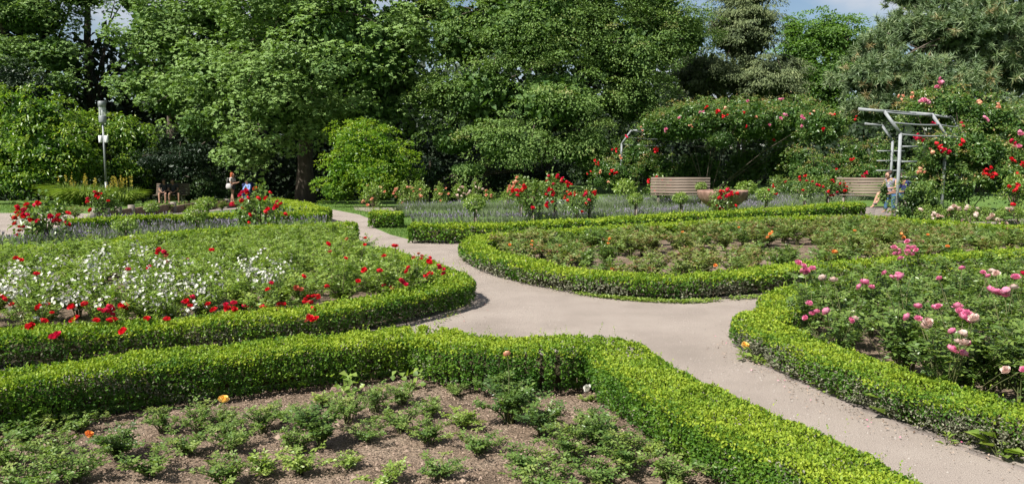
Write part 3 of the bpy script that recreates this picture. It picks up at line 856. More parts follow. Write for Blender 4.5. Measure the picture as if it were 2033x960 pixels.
# foreground bed -------------------------------------------------
FG = [(50, 885, 'low', 1.25), (15, 940, 'low', 1.3), (105, 915, 'low', 1.0), (160, 862, 'low', .95), (235, 915, 'dense', .85), (85, 848, 'lowlight', .9), (325, 862, 'low', .9), (395, 862, 'low', 1.0),
      (440, 842, 'low', .8), (375, 905, 'low', 1.1), (300, 950, 'low', 1.1), (455, 900, 'low', 1.1), (520, 862, 'low', 1.0), (568, 838, 'low', .85), (640, 893, 'dense', 1.15), (585, 905, 'low', 1.0),
      (600, 945, 'lowlight', 1.0), (690, 842, 'low', 1.0), (745, 822, 'low', 1.0), (800, 806, 'low', 1.0), (728, 880, 'low', .9), (795, 862, 'low', 1.1), (690, 935, 'lowlight', .7), (855, 832, 'low', .9),
      (850, 885, 'low', 1.0), (920, 852, 'lowlight', 1.0), (950, 905, 'low', 1.05), (1012, 842, 'dense', 1.25), (990, 790, 'dense', 1.0), (1075, 868, 'dense', .9), (1040, 935, 'low', 1.15), (1130, 920, 'low', 1.1),
      (1165, 865, 'low', 1.0), (1195, 905, 'dense', 1.05), (1245, 945, 'low', 1.2), (1185, 965, 'low', 1.2), (530, 945, 'lowlight', 1.0), (870, 955, 'low', 1.0), (450, 968, 'low', 1.1), (150, 962, 'low', 1.2), (765, 968, 'lowlight', .9),
      (1330, 975, 'low', 1.2), (1080, 985, 'low', 1.2), (645, 810, 'lowlight', .8), (905, 790, 'low', .7), (1290, 905, 'lowlight', .7), (60, 985, 'low', 1.3)]
fgl = {'low': 'small sprawling rose bush without flowers on the brown foreground soil', 'dense': 'dark leafy rose bush without flowers in the brown foreground bed', 'lowlight': 'short pale green rose seedling on the bare foreground soil'}
fgo = []; FGW = {}
for x, y, k, s in FG:
    p = gp(x, y)
    fgo.append(rose(k, p[0], p[1], s * (.86 if k == 'low' else 1.0), fgl[k], 'low roses in the foreground bed')); FGW[fgo[-1].name] = {'low': 'sprawling green rose bush', 'dense': 'dark leafy rose bush', 'lowlight': 'short pale rose seedling'}[k]
def near(objs, p): return min(objs, key=lambda o: (o.location.x - p[0]) ** 2 + (o.location.y - p[1]) ** 2)
row_labels(fgo, lambda o: FGW[o.name], 'brown foreground bed', .33)
for px, py, h, kind, s, lab in ((443, 792, .22, 'yellow', .72, 'low rose bush bearing one open yellow bloom by the front hedge'), (1007, 702, .47, 'peach', .6, 'tall dark rose bush with one orange bloom rising above the front hedge'), (1166, 770, .10, 'white', 1.0, 'low rose shoot with a single white bloom at the hedge foot'), (177, 861, .12, 'orange', .6, 'small bush with one tiny orange bud near the left edge')):
    p = gp(px, py, h)
    if kind == 'white':
        b = rose('lowlight', p[0], p[1] - .03, .45, lab, 'low roses in the foreground bed')
    elif kind == 'yellow':
        b = rose('low', p[0] + .05, p[1] - .06, .75, lab, 'low roses in the foreground bed')
    else:
        b = near(fgo, p); b['label'] = lab; fgo.remove(b)
    l = bloom_on(b, kind, p[0], p[1], h, s); stem_to(b, l)

# left bed: red and white ------------------------------------------------
BP = [tuple(p) for p in hB] + [tuple(p) for p in hBb[::-1]]
def grid_in(poly, sp, seed, pxlim=(-130, 2150), shrink=.30):
    r = np.random.default_rng(seed); P = np.asarray(poly); lo, hi = P.min(0), P.max(0); o = []
    j = 0; y = lo[1]
    C = P
    while y < hi[1]:
        x = lo[0] + (sp / 2 if j % 2 else 0)
        while x < hi[0]:
            q = np.array([x, y]) + r.normal(0, sp * .16, 2)
            if q[1] > 0 and inpoly(q[0], q[1], poly):
                u, _ = proj((q[0], q[1], .3))
                E = np.roll(C, -1, 0) - C; t = np.clip(((q - C) * E).sum(1) / np.maximum((E * E).sum(1), 1e-9), 0, 1)
                d = np.linalg.norm(C + E * t[:, None] - q, axis=1).min()
                if pxlim[0] < u < pxlim[1] and d > shrink: o.append(q)
            x += sp
        y += sp * .87; j += 1
    return o
Bq = grid_in(BP, .55, 4, shrink=.34, pxlim=(-40, 2100))
bo = [rose('bed', q[0], q[1], random.uniform(.9, 1.12), '', 'roses of the left bed') for q in Bq]
cnt = {o.name: [0, 0] for o in bo}
inB = lambda p: inpoly(p[0], p[1], BP)
def place_cluster(px, py, n, kind, spread, objs, poly, hs=(.60, .5, .4, .3), cl=False, s=1.0):
    for h in hs:
        p = gp(px, py, h)
        if inpoly(p[0], p[1], poly): break
    o = near(objs, p)
    for q in range(n):
        dx, dy, dz = np.random.default_rng(int(px * 7 + py * 13 + q)).normal(0, 1, 3) * spread
        if cl:
            d = Vector((p[0] + dx, p[1] + dy, h + dz)) - o.location; a = -o.rotation_euler.z; sc = o.scale[0]
            l = Vector((d.x * math.cos(a) - d.y * math.sin(a), d.x * math.sin(a) + d.y * math.cos(a), d.z)) / sc
            link('white_flowers', random.choice(CW), o, l, (0, 0, random.uniform(0, 6.28)), random.uniform(.8, 1.25) / sc, kind='stuff')
        else:
            l = bloom_on(o, kind, p[0] + dx, p[1] + dy, h + dz * .7, s * random.uniform(.62, .98))
        if q == 0: stem_to(o, l)
    return o
redc = [(215, 612, 9), (238, 603, 4), (210, 640, 3), (60, 650, 5), (95, 632, 2), (140, 610, 2), (35, 512, 2), (45, 520, 1), (325, 500, 3), (312, 505, 3), (332, 512, 2), (140, 637, 1), (108, 660, 2), (290, 630, 1), (350, 598, 1),
        (372, 605, 2), (412, 615, 1), (430, 620, 2), (443, 612, 1), (458, 598, 2), (455, 615, 1), (380, 593, 1), (487, 606, 2), (540, 570, 1), (558, 605, 3), (572, 608, 1), (612, 597, 4), (622, 592, 4), (637, 583, 1), (618, 612, 2), (628, 632, 3), (612, 632, 2), (602, 555, 1), (543, 568, 1),
        (655, 570, 1), (595, 574, 2), (5, 592, 2), (100, 606, 1), (20, 612, 1), (170, 600, 1), (160, 625, 1), (710, 490, 1), (690, 478, 1), (662, 502, 1), (703, 562, 1), (775, 570, 3), (805, 560, 3), (850, 545, 4), (870, 528, 2), (832, 512, 2), (787, 488, 2), (822, 502, 1), (845, 522, 2), (880, 543, 2), (812, 538, 2), (760, 545, 1), (735, 530, 1), (855, 530, 1), (420, 492, 1), (372, 512, 1), (290, 528, 1), (248, 540, 1), (70, 545, 1),
        (660, 485, 1), (770, 505, 1), (690, 520, 1), (340, 640, 1), (510, 610, 1), (525, 603, 1), (250, 655, 1), (75, 610, 1), (720, 470, 1), (865, 515, 1)]
whitec = [(200, 508, 4), (180, 532, 5), (168, 540, 3), (265, 520, 4), (270, 538, 4), (330, 528, 5), (345, 545, 5), (322, 518, 2), (260, 560, 4), (250, 552, 2), (392, 553, 4), (320, 582, 3), (332, 594, 4), (10, 562, 5), (22, 550, 5), (8, 582, 4), (140, 575, 4), (152, 592, 4), (142, 565, 2), (502, 522, 4), (512, 535, 4), (530, 540, 3), (552, 545, 4), (485, 508, 2), (497, 545, 3),
          (390, 595, 2), (240, 582, 3), (45, 595, 2), (95, 575, 3), (115, 545, 2), (60, 555, 3), (295, 570, 2), (365, 570, 2), (30, 530, 2), (45, 533, 1), (195, 570, 2), (440, 530, 2), (420, 565, 1), (545, 515, 1), (535, 505, 1), (430, 570, 1), (310, 600, 2), (115, 560, 2), (275, 505, 2), (340, 515, 2)]
for x, y, n in redc:
    o = place_cluster(x, y, n, ('red', 'crimson', 'red', 'crimson', 'faded')[(x + y) % 5] if n < 3 else ('red', 'crimson')[x % 2], .034, bo, BP)
    cnt[o.name][0] += n
for x, y, n in whitec:
    o = place_cluster(x, y, n, None, .07, bo, BP, cl=True); cnt[o.name][1] += n
def where_px(o):
    u, v = proj((o.location.x, o.location.y, .4))
    return u, v
def wB(o):
    a, b = cnt[o.name]
    return 'bush with big red bunch' if a > 8 else 'red and white flowering bush' if a and b else 'red flowering rose bush' if a > 2 else 'bush with a red bloom' if a else 'white flowering bush' if b > 5 else 'bush with few white flowers' if b else 'green rose bush'
row_labels(bo, wB, 'left bed', .55 * .87)

# right bed: pink ----------------------------------------------------------
DP = [tuple(p) for p in hD]
Dq = grid_in(DP, .46, 9, shrink=.18)
Dq += [gp(x, y) for x, y in ((1965, 815), (2025, 822), (2085, 845), (1905, 800), (2050, 790), (1850, 780), (1990, 775), (1800, 765))]
Dq = [q for q in Dq if inpoly(q[0], q[1], DP)]
do = [rose('pinkbed', q[0], q[1], random.uniform(1.0, 1.3), '', 'roses of the pink bed') for q in Dq]
cnt = {o.name: 0 for o in do}
for x, y, n, k, sp in [(1590, 530, 7, 'pink', .045), (1790, 497, 13, 'pink', .065), (1772, 548, 6, 'pink', .045), (1715, 566, 3, 'pink', .03), (1632, 549, 1, 'pale', .02), (1652, 548, 1, 'pale', .02), (1622, 618, 3, 'pink', .04), (1602, 625, 1, 'pink', .02), (1640, 618, 1, 'pink', .02),
                       (1688, 638, 1, 'pink', .02), (1700, 635, 1, 'pale', .01), (1820, 607, 1, 'pink', .02), (1857, 608, 2, 'pink', .02), (1826, 636, 2, 'pink', .03), (1842, 643, 2, 'pale', .02), (1902, 618, 4, 'pink', .035), (1918, 626, 3, 'pink', .03), (1932, 630, 2, 'pale', .02), (1903, 662, 3, 'pale', .03), (1898, 682, 3, 'pink', .03),
                       (1857, 548, 1, 'pink', .02), (1908, 533, 1, 'pink', .02), (1957, 547, 2, 'pink', .02), (1965, 540, 1, 'pale', .02), (1985, 580, 4, 'pink', .035), (1972, 578, 1, 'pink', .02), (2010, 550, 2, 'pink', .02), (2028, 546, 1, 'crimson', .02), (2008, 735, 1, 'pale', .02), (2030, 733, 1, 'pink', .02),
                       (1885, 655, 1, 'pink', .02), (2018, 570, 1, 'pale', .02), (1988, 548, 1, 'pale', .02), (2080, 620, 4, 'pink', .03)]:
    o = place_cluster(x, y, n, k, sp, do, DP, hs=(.70, .62, .54, .46, .38, .3), s=.85); cnt[o.name] += n
row_labels(do, lambda o: 'large pink clustered rose bush' if cnt[o.name] > 5 else 'pink flowering rose bush' if cnt[o.name] > 1 else 'bush with one pink bloom' if cnt[o.name] else 'leafy flowerless rose bush', 'pink bed', .46 * .87)

# centre right bed: orange ---------------------------------------------------
CP = [tuple(p) for p in hC] + [tuple(p) for p in hCb[::-1]]
Cq = grid_in(CP, .60, 12, shrink=.30, pxlim=(-60, 2050))
bare = [(1330, 530, 45), (1430, 520, 40), (1505, 515, 30), (1560, 512, 22), (1270, 533, 25)]
co = []
for q in Cq:
    u, v = proj((q[0], q[1], 0))
    if any(abs(u - bx) < bw * 1.35 and abs(v - by) < 18 for bx, by, bw in bare): continue
    if random.random() < .08: continue
    co.append(rose(random.choice(['tired', 'tired', 'tired2']), q[0], q[1], random.uniform(1.2, 1.55), '', 'roses of the orange bed'))
cnt = {o.name: 0 for o in co}
for x, y, n in [(1057, 481, 2), (1117, 485, 1), (1210, 484, 2), (1217, 532, 1), (1420, 530, 1), (1470, 450, 1), (1361, 464, 1), (1530, 463, 2), (1640, 512, 3), (1652, 504, 2), (1880, 487, 1), (1528, 470, 1), (1790, 470, 2), (1835, 467, 1), (1955, 478, 1), (1700, 462, 1), (1014, 486, 1)]:
    o = place_cluster(x, y, n, 'orange', .035, co, CP, hs=(.36, .28, .2), s=1.05); cnt[o.name] += n
row_labels(co, lambda o: 'orange flowering low rose' if cnt[o.name] > 1 else 'low rose with orange bloom' if cnt[o.name] else 'low reddish green rose', 'orange bed', .60 * .87)

# ---------------------------------------------------------------- weeds
def weed(px, py, s, label, leafs=9, ln=.07, wd=.035, flower=None, mat='roselight', h=.06, name='weed'):
    p = gp(px, py); r = np.random.default_rng(int(px * 3 + py))
    o = thing(name, label, 'weed', (p[0], p[1], .006), 0, 'weeds at the hedge feet', s * 1.45)
    A = Acc(); a = r.uniform(0, 6.28, leafs)
    D = np.stack([np.cos(a), np.sin(a), r.uniform(.05, .8, leafs)], 1)
    N = np.stack([-np.cos(a) * .4, -np.sin(a) * .4, np.ones(leafs)], 1) + r.normal(0, .2, (leafs, 3))
    P = D * .015 + np.stack([0 * a, 0 * a, r.uniform(0, h, leafs)], 1)
    leaves(A, P, D, N, ln * r.uniform(.6, 1.2, leafs), wd * r.uniform(.8, 1.2, leafs), r.uniform(.2, .9, leafs), .2, curl=.1)
    link('leaves', A.mesh('leaves', mat), o)
    B = Acc()
    for q in range(4): tube(B, [(0, 0, -.01), tuple(P[q % leafs] + D[q % leafs] * .02)], .002, 3, cap=False)
    link('stem', B.mesh('stem', 'cane'), o)
    if flower:
        link('flower', random.choice(BL['yellow']), o, (0, 0, h + .03), (.5, 0, 0), .5)
weed(1478, 716, 1.0, 'yellow flowering dandelion at the foot of the zigzag hedge', 12, .06, .02, True)
for x, y, s, ll, ww, lab in ((1500, 722, 1, .07, .03, 'flat leafy weed on the gravel right of the dandelion'), (1583, 752, .9, .08, .022, 'thin leaved weed below the zigzag hedge, second from the dandelion'), (1640, 775, 1.0, .09, .02, 'grassy weed at the hedge foot midway down the right path'), (1768, 832, 1.5, .10, .04, 'large pale leaved weed lying on the right path edge'), (1792, 828, 1.2, .09, .04, 'broad leaved weed touching the large pale weed'),
                         (1985, 908, 1.3, .08, .04, 'bright green weed at the lower right hedge foot'), (1880, 885, .7, .06, .02, 'tiny weed on gravel in front of the lower right hedge'), (1325, 592, 1.3, .09, .02, 'tall thin weed before the curved hedge of the orange bed'), (1660, 785, .6, .06, .02, 'tiny weed on the right path between two larger weeds'),
                         (925, 605, .8, .05, .02, 'small weed beside the rounded hedge tip'), (690, 465, .9, .07, .03, 'weed growing at the narrow path near the square hedge')):
    weed(x, y, s, lab, 10, ll, ww)
def bindweed(px, py, s, label, n=26, mat='rose', spread=.16, h=.16):
    p = gp(px, py); r = np.random.default_rng(int(px + py))
    o = thing('bindweed', label, 'weed', (p[0], p[1], .01), 0, 'broad leaved creepers on the hedges', s)
    A = Acc(); a = r.uniform(0, 6.28, n); rad = r.uniform(.2, 1, n) * spread
    P = np.stack([np.cos(a) * rad, np.sin(a) * rad * .6, r.uniform(.02, h, n)], 1)
    D = np.stack([r.normal(0, .6, n), -.5 + r.normal(0, .4, n), r.normal(-.1, .5, n)], 1)
    leaves(A, P, D, np.stack([r.normal(0, .4, n), -.6 + r.normal(0, .3, n), np.ones(n)], 1), r.uniform(.045, .08, n), r.uniform(.04, .065, n), r.uniform(.1, .8, n), .2, curl=.1)
    link('leaves', A.mesh('leaves', mat), o)
    B = Acc()
    for q in range(6): tube(B, [(0, 0, -.01), tuple(P[q] * [.5, .5, .7]), tuple(P[q])], .002, 3, cap=False)
    link('stem', B.mesh('stem', 'cane'), o)
for x, y, s, lab, mat in ((1500, 965, 1.2, 'big dark bindweed climbing the foreground hedge at its lower right foot', 'rose'), (1440, 920, 1.0, 'bindweed with hanging leaves under the right arm of the front hedge', 'rose'), (1385, 885, .8, 'small creeper at the inner foot of the front hedge right arm', 'rose'),
                          (1310, 850, .6, 'pair of broad leaves sprouting by the hedge corner soil', 'roselight'), (820, 775, .9, 'pale green creeper at the inner corner of the front hedge', 'roselight'), (692, 790, .9, 'light creeper on the face of the front hedge', 'roselight'), (60, 855, 1.0, 'grey green creeper at the hedge foot far left', 'rose'), (1560, 1000, 1.2, 'bindweed at the bottom edge under the front hedge', 'roselight'),
                          (85, 712, .9, 'creeper at the left foot of the red rose bed hedge', 'roselight'), (310, 700, 1.0, 'pale creeper climbing the hedge of the red and white bed', 'roselight'), (480, 690, .9, 'ivy like creeper on the hedge below the white flowers', 'roselight')):
    bindweed(x, y, s, lab, 26, mat)
for x, y in ():
    pass
# ---------------------------------------------------------------- trees and shrubs
def lobe_points(lobes, dens, seed, back=.15, rlo=.78, zmin=None, camx=0.0, low=.35, holes=0):
    """cluster centres near the surface of overlapping lobes (x, y, z, rx, ry, rz)"""
    r = np.random.default_rng(seed); Ps = []; Ns = []
    Lb = np.asarray(lobes, float)
    for q, (x, y, z, a, b, c) in enumerate(Lb):
        n = int(dens * 4 * PI * ((a * b) ** 1.6 / 3 + (a * c) ** 1.6 / 3 + (b * c) ** 1.6 / 3) ** (1 / 1.6))
        u = norm(r.normal(size=(n, 3)))
        rad = r.uniform(rlo, 1.05, n) + .05 * np.sin(u[:, 0] * 5 + q) * np.sin(u[:, 2] * 6 + q * 2)
        P = np.array([x, y, z]) + u * rad[:, None] * [a, b, c]
        N = norm(u / [a, b, c])
        view = norm(np.array([camx, 0, 1.7]) - P)
        facing = (N * view).sum(1)
        keep = (facing > -.15) | (r.uniform(0, 1, n) < back)
        keep &= (N[:, 2] > -.5) | (r.uniform(0, 1, n) < low)
        for k in range(len(Lb)):
            if k != q:
                e = ((P - Lb[k, :3]) / (Lb[k, 3:] * .80)); keep &= (e * e).sum(1) > 1
        if holes:
            g = np.sin(P[:, 0] * 2.3 + 1.7 * np.sin(P[:, 2] * 1.5 + seed)) * np.sin(P[:, 2] * 2.9 + 1.3 * np.sin(P[:, 0] * 1.9 + 2)) + .6 * np.sin(P[:, 1] * 1.7 + P[:, 2] * .8 + seed)
            keep &= g > holes
        if zmin is not None: keep &= P[:, 2] > zmin
        Ps.append(P[keep]); Ns.append(N[keep])
    return np.concatenate(Ps), np.concatenate(Ns)

def inner(A, lobes, fill, seed, z0, rmax=.64):
    """inner foliage of a crown: large loose leaves round the limbs"""
    r = np.random.default_rng(seed)
    for (x, y, z, a, b, c) in lobes:
        m = min(a, c); ln = np.clip(m * .22, .08, .42)
        n = int((fill or 1.0) * 5.5 * 4 * PI * ((a * b + a * c + b * c) / 3) * .36 / (ln * ln * .35))
        n = min(n, 4200)
        u = norm(r.normal(size=(n, 3))); P = np.array([x, y, z]) + u * (r.uniform(.35, rmax, n))[:, None] * [a, b, c]
        P = P[P[:, 2] > z0 + .1]; n = len(P)
        leaves(A, P, r.normal(size=(n, 3)) - [0, 0, .4], r.normal(size=(n, 3)) * .8 + [0, 0, .5], ln * r.uniform(.7, 1.2, n), ln * .6, r.uniform(0, .3, n), .2)  # low tint paints the shade of the crown gaps

def broad(A, P, N, rc, per, ln, wd, seed, tb=.45, tv=.15, droop=.5, flatz=.55, palm=0, mats=1, autumn=0):
    """umbrella shaped leaf clusters at P"""
    r = np.random.default_rng(seed); n = len(P) * per
    i = np.repeat(np.arange(len(P)), per)
    u = norm(r.normal(size=(n, 3)) * .9 + N[i] * .9 + [0, 0, .75])
    rs = rc * r.uniform(.7, 1.3, len(P))[i]
    p = P[i] + u * rs[:, None] * r.uniform(.72, 1.05, n)[:, None] * [1, 1, flatz]
    D = u * [1, 1, .3] + r.normal(0, .45, (n, 3)) - [0, 0, droop]
    Nn = u * .55 + [0, 0, .75] + r.normal(0, .38, (n, 3))
    ct = r.normal(0, tv * .7, len(P))[i]
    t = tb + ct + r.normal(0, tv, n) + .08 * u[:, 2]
    if autumn: t = np.where(r.uniform(0, 1, len(P))[i] < autumn, t + .35, t)
    t = np.clip(t, 0, 1)
    if palm:
        D = norm(D); S = norm(np.cross(D, Nn)); Nn = np.cross(S, D)
        for a, k in zip(np.linspace(-1.05, 1.05, palm), [.75, .95, 1.1, .95, .75] if palm == 5 else [1] * palm):
            d = D * math.cos(a) + S * math.sin(a) - [0, 0, .22]
            leaves(A, p, d, Nn, ln * k * r.uniform(.85, 1.15, n), wd, t, .15)
    else:
        leaves(A, p, D, Nn, ln * r.uniform(.75, 1.2, n), wd * r.uniform(.85, 1.15, n), t, .18)

def trunk(root, base, top, r0, r1, limbs, seed, name='trunk', wob=.25):
    r = np.random.default_rng(seed)
    A = Acc(); base = np.asarray(base, float); top = np.asarray(top, float)
    t = np.linspace(0, 1, 9)
    pts = base + (top - base) * t[:, None] + np.stack([np.cumsum(r.normal(0, wob, 9)) * .3, np.cumsum(r.normal(0, wob, 9)) * .3, 0 * t], 1) * t[:, None]
    pts[0, 2] -= .2
    rad = r0 + (r1 - r0) * t ** .8; rad[0] *= 1.35
    tube(A, pts, rad, 12)
    part(name, A, 'bark', root, smooth=True)
    if len(limbs):
        B = Acc()
        for e in limbs:
            k = min(7, max(2, int(r.uniform(.25, .85) * 8)))
            s = pts[k]; e = np.asarray(e, float); m = (s + e) / 2 + [0, 0, .12 * np.linalg.norm(e - s)] + r.normal(0, .15, 3)
            tt = np.linspace(0, 1, 6)[:, None]
            q = s * (1 - tt) ** 2 + 2 * m * tt * (1 - tt) + e * tt ** 2
            tube(B, q, np.linspace(rad[k] * .45, .03, 6), 5)
        part('limbs', B, 'bark', root, smooth=True)

def lobe(px, py, d, rpx, rpy=None, rd=None):
    """lobe by place in the picture and forward distance; radii in photograph pixels"""
    p = at(px, d, py); k = d / F
    a = rpx * k; c = (rpy or rpx) * k
    return (p[0], p[1], p[2], a, rd or a, c)

def tree(name, label, cat, base_px, d, lobes, fn, mat, tr, ntop=None, seed=1, group='trees at the edge of the garden', nl=14, dens=1.2, back=.12, rlo=.78, crown='crown', fill=None, holes=0):
    b = at(base_px, d); z = float(tz(*b))
    root = thing(name, label, cat, (b[0], b[1], z), group=group)
    P, N = lobe_points(lobes, dens, seed, back, rlo, zmin=z + .15, holes=holes)
    u_, v_ = proj(P.T)
    rr_ = np.random.default_rng(seed + 9).uniform(0, 1, len(P))
    kp = ((v_ > -60) & (u_ > -90) & (u_ < 2120)) | (rr_ < .40)
    P, N = P[kp], N[kp]
    A = Acc(); fn(A, P, N)
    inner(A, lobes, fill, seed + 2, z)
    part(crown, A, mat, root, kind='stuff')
    top = ntop if ntop else max(l[2] for l in lobes)
    r = np.random.default_rng(seed + 5)
    li = [P[k] * .93 + np.array([b[0], b[1], P[k][2]]) * .07 for k in r.integers(0, len(P), nl)]
    trunk(root, (b[0], b[1], z), (b[0] + r.normal(0, .3), b[1] + .2, top), tr[0], tr[1], li, seed)
    return root

chest = lambda s, tb=.45, per=40: (lambda A, P, N: broad(A, P, N, .80, per, .155, .085, s, tb, .09, .45, .6, palm=3))
horn = lambda s, tb=.42, per=56: (lambda A, P, N: broad(A, P, N, .72, per, .135, .075, s, tb, .09, .55, .5, autumn=.06))

tree('chestnut_tree', 'large horse chestnut spreading over the dark trunk in the middle left', 'tree', 603, 43.5,
     [lobe(690, 110, 41, 165, 130), lobe(560, 190, 40, 120, 100), lobe(440, 165, 42.5, 95, 80), lobe(400, 250, 45, 60, 45), lobe(730, 215, 42, 110, 70), lobe(620, 10, 43, 190, 120), lobe(500, 300, 40.5, 60, 38), lobe(800, 60, 43, 80, 80), lobe(620, -170, 45, 210, 130), lobe(340, 190, 46.5, 60, 55), lobe(610, 240, 41, 80, 50), lobe(790, 150, 42.5, 60, 60)],
     chest(3), 'chestnut', (.48, .18), seed=3, dens=2.9, holes=-.28, nl=26)
tree('chestnut_tree', 'horse chestnut behind the grey lamp post with dark gaps between branches', 'tree', 340, 50,
     [lobe(320, 60, 48, 85, 70), lobe(430, 30, 48, 80, 75), lobe(285, 160, 47.5, 52, 45), lobe(500, 100, 49, 70, 55), lobe(380, 110, 47.5, 85, 55), lobe(360, -90, 50, 170, 90), lobe(300, -200, 52, 150, 90), lobe(545, 30, 50, 60, 45), lobe(265, -10, 49, 40, 50)],
     chest(4, .40), 'chestnut', (.4, .15), seed=4, dens=2.2, holes=-.25, nl=22)
tree('chestnut_tree', 'horse chestnut in the upper left corner above the golden green shrub', 'tree', 60, 54,
     [lobe(60, 30, 52, 90, 55), lobe(10, 110, 51, 75, 50), lobe(110, 105, 51, 55, 48), lobe(120, 165, 50, 42, 26), lobe(150, -30, 53, 90, 60), lobe(-60, 20, 53, 120, 90), lobe(0, -110, 55, 200, 90), lobe(-120, 150, 52, 110, 90)],
     chest(5, .42), 'chestnut', (.42, .15), seed=5, dens=1.9, holes=-.25, nl=22)
tree('hornbeam_tree', 'broad hornbeam sweeping to the ground behind the peach roses', 'tree', 1085, 44,
     [lobe(1060, 60, 41, 150, 110), lobe(920, 70, 41.5, 90, 85), lobe(960, 190, 40, 110, 75), lobe(1100, 200, 39, 120, 80), lobe(1230, 110, 41, 110, 90), lobe(1250, 200, 41, 85, 55), lobe(1010, 290, 38.5, 90, 42), lobe(1150, 290, 39, 90, 45), lobe(900, 280, 39.5, 62, 35), lobe(1320, 70, 43, 70, 80), lobe(1080, -100, 43, 230, 130), lobe(880, 190, 41, 55, 40), lobe(860, 10, 43, 45, 50), lobe(930, 335, 39.5, 55, 20), lobe(1190, 345, 40, 55, 22), lobe(1160, 25, 42, 100, 65), lobe(1290, 15, 43.5, 75, 65), lobe(1365, 70, 45, 50, 55), lobe(1000, 10, 42.5, 80, 60)],
     horn(6), 'hornbeam', (.35, .12), seed=6, dens=3.9, holes=-.35, nl=24, rlo=.72)

# spruce
def spruce_fn(A, P, N):
    r = np.random.default_rng(9); per = 84; n = len(P) * per
    i = np.repeat(np.arange(len(P)), per)
    out_ = norm(N * [1, 1, 0] + r.normal(0, .2, N.shape) * [1, 1, 0] + 1e-6)
    t = r.uniform(-.9, .5, n)
    S = np.stack([-out_[:, 1], out_[:, 0], 0 * out_[:, 0]], 1)
    w_ = r.normal(0, .18, n)
    p = P[i] + out_[i] * (t * .75)[:, None] + S[i] * w_[:, None] - np.array([0, 0, 1]) * (np.clip(t + .2, 0, 2) ** 2 * .32 + r.exponential(.13, n))[:, None]
    D = out_[i] * .6 + S[i] * np.sign(w_)[:, None] * .5 + r.normal(0, .3, (n, 3)) - [0, 0, .7]
    leaves(A, p, D, np.array([0, 0, 1.0]) + r.normal(0, .4, (n, 3)), r.uniform(.13, .26, n), .05, np.clip(.45 + r.normal(0, .14, len(P))[i] + r.normal(0, .12, n) + .15 * t, 0, 1), .2)
tree('spruce_tree', 'olive brown spruce with drooping sprays behind the rose pergola', 'tree', 1470, 50,
     [lobe(1475, 60, 48, 85, 75, 3.2), lobe(1400, 150, 47, 75, 55, 2.6), lobe(1500, 160, 46.5, 85, 55, 2.8), lobe(1480, -30, 49, 80, 60, 2.6), lobe(1560, 150, 48, 45, 60, 2), lobe(1380, 215, 47, 70, 25, 2.2), lobe(1475, -130, 50, 60, 80, 2), lobe(1560, 190, 47, 40, 30, 2)],
     spruce_fn, 'spruce', (.35, .06), seed=10, dens=2.9, nl=34, rlo=.55, ntop=16, back=.12)

# pine
def pine_fn(A, P, N):
    r = np.random.default_rng(19); per = 46; n = len(P) * per
    i = np.repeat(np.arange(len(P)), per)
    ax = norm(N + r.normal(0, .5, N.shape) + [0, 0, .25])
    u = norm(r.normal(size=(n, 3)) * .8 + ax[i] * .75)
    p = P[i] - ax[i] * r.uniform(0, .30, n)[:, None]
    ct = np.where(r.uniform(0, 1, len(P)) < .06, .5, 0) + r.normal(0, .1, len(P))
    blades(A, p, u - [0, 0, .08], r.uniform(.22, .38, n), .040, np.clip(.42 + ct[i] + r.normal(0, .12, n), 0, 1))
tree('pine_tree', 'long needled pine filling the upper right corner', 'tree', 1960, 40,
     [lobe(1900, 60, 37, 130, 75), lobe(1750, 150, 36, 100, 55), lobe(2000, 130, 37, 120, 75), lobe(1860, 165, 35.5, 110, 50), lobe(1750, 215, 35.5, 75, 38), lobe(1790, 60, 37, 60, 38), lobe(2090, 40, 38, 110, 110), lobe(2000, -60, 39, 200, 80), lobe(1740, 95, 36.5, 50, 35), lobe(2080, 220, 36.5, 100, 60), lobe(1950, 230, 36, 110, 45), lobe(1830, -10, 38, 70, 40)],
     pine_fn, 'pine', (.38, .12), seed=20, dens=7.5, nl=30, rlo=.62, ntop=10, back=.15)
tree('leafy_tree', 'light green tree further off between the spruce and the pine', 'tree', 1640, 72,
     [lobe(1640, 75, 70, 68, 48), lobe(1590, 105, 70, 50, 50), lobe(1690, 110, 71, 55, 45), lobe(1640, 160, 69, 75, 50), lobe(1650, 240, 70, 90, 60), lobe(1575, 60, 72, 28, 26)],
     lambda A, P, N: broad(A, P, N, .85, 34, .22, .15, 31, .5, .14, .3, .5), 'lime', (.35, .12), seed=30, dens=2.2, nl=16, rlo=.5)

# shrubs -----------------------------------------------------------------
def shrub(name, label, px, d, lobes, fn, mat, seed, dens=2.2, rlo=.7, group='shrubs along the back of the garden', nl=10, back=.15):
    return tree(name, label, 'shrub', px, d, lobes, fn, mat, (.07, .03), seed=seed, group=group, nl=nl, dens=dens, back=back, rlo=rlo, crown='foliage')
big = lambda s, ln=.20, wd=.085, tb=.5, per=22, rc=.38: (lambda A, P, N: broad(A, P, N, rc, per, ln, wd, s, tb, .15, .75, .75))
shrub('large_shrub', 'tall golden green shrub with hanging leaves at the far left', 70, 41, [lobe(65, 235, 40, 72, 62), lobe(10, 300, 40, 80, 62), lobe(110, 300, 39.5, 70, 60), lobe(60, 350, 40, 100, 38), lobe(-70, 300, 41, 80, 90), lobe(150, 262, 42, 38, 42)], big(41), 'laurel', 41, dens=5)
shrub('large_shrub', 'golden green shrub with hanging leaves right behind the lamp post', 225, 42, [lobe(215, 270, 43, 62, 44), lobe(260, 285, 43, 45, 42), lobe(180, 320, 42.5, 58, 45), lobe(245, 335, 42.5, 50, 38)], big(42), 'laurel', 42, dens=5)
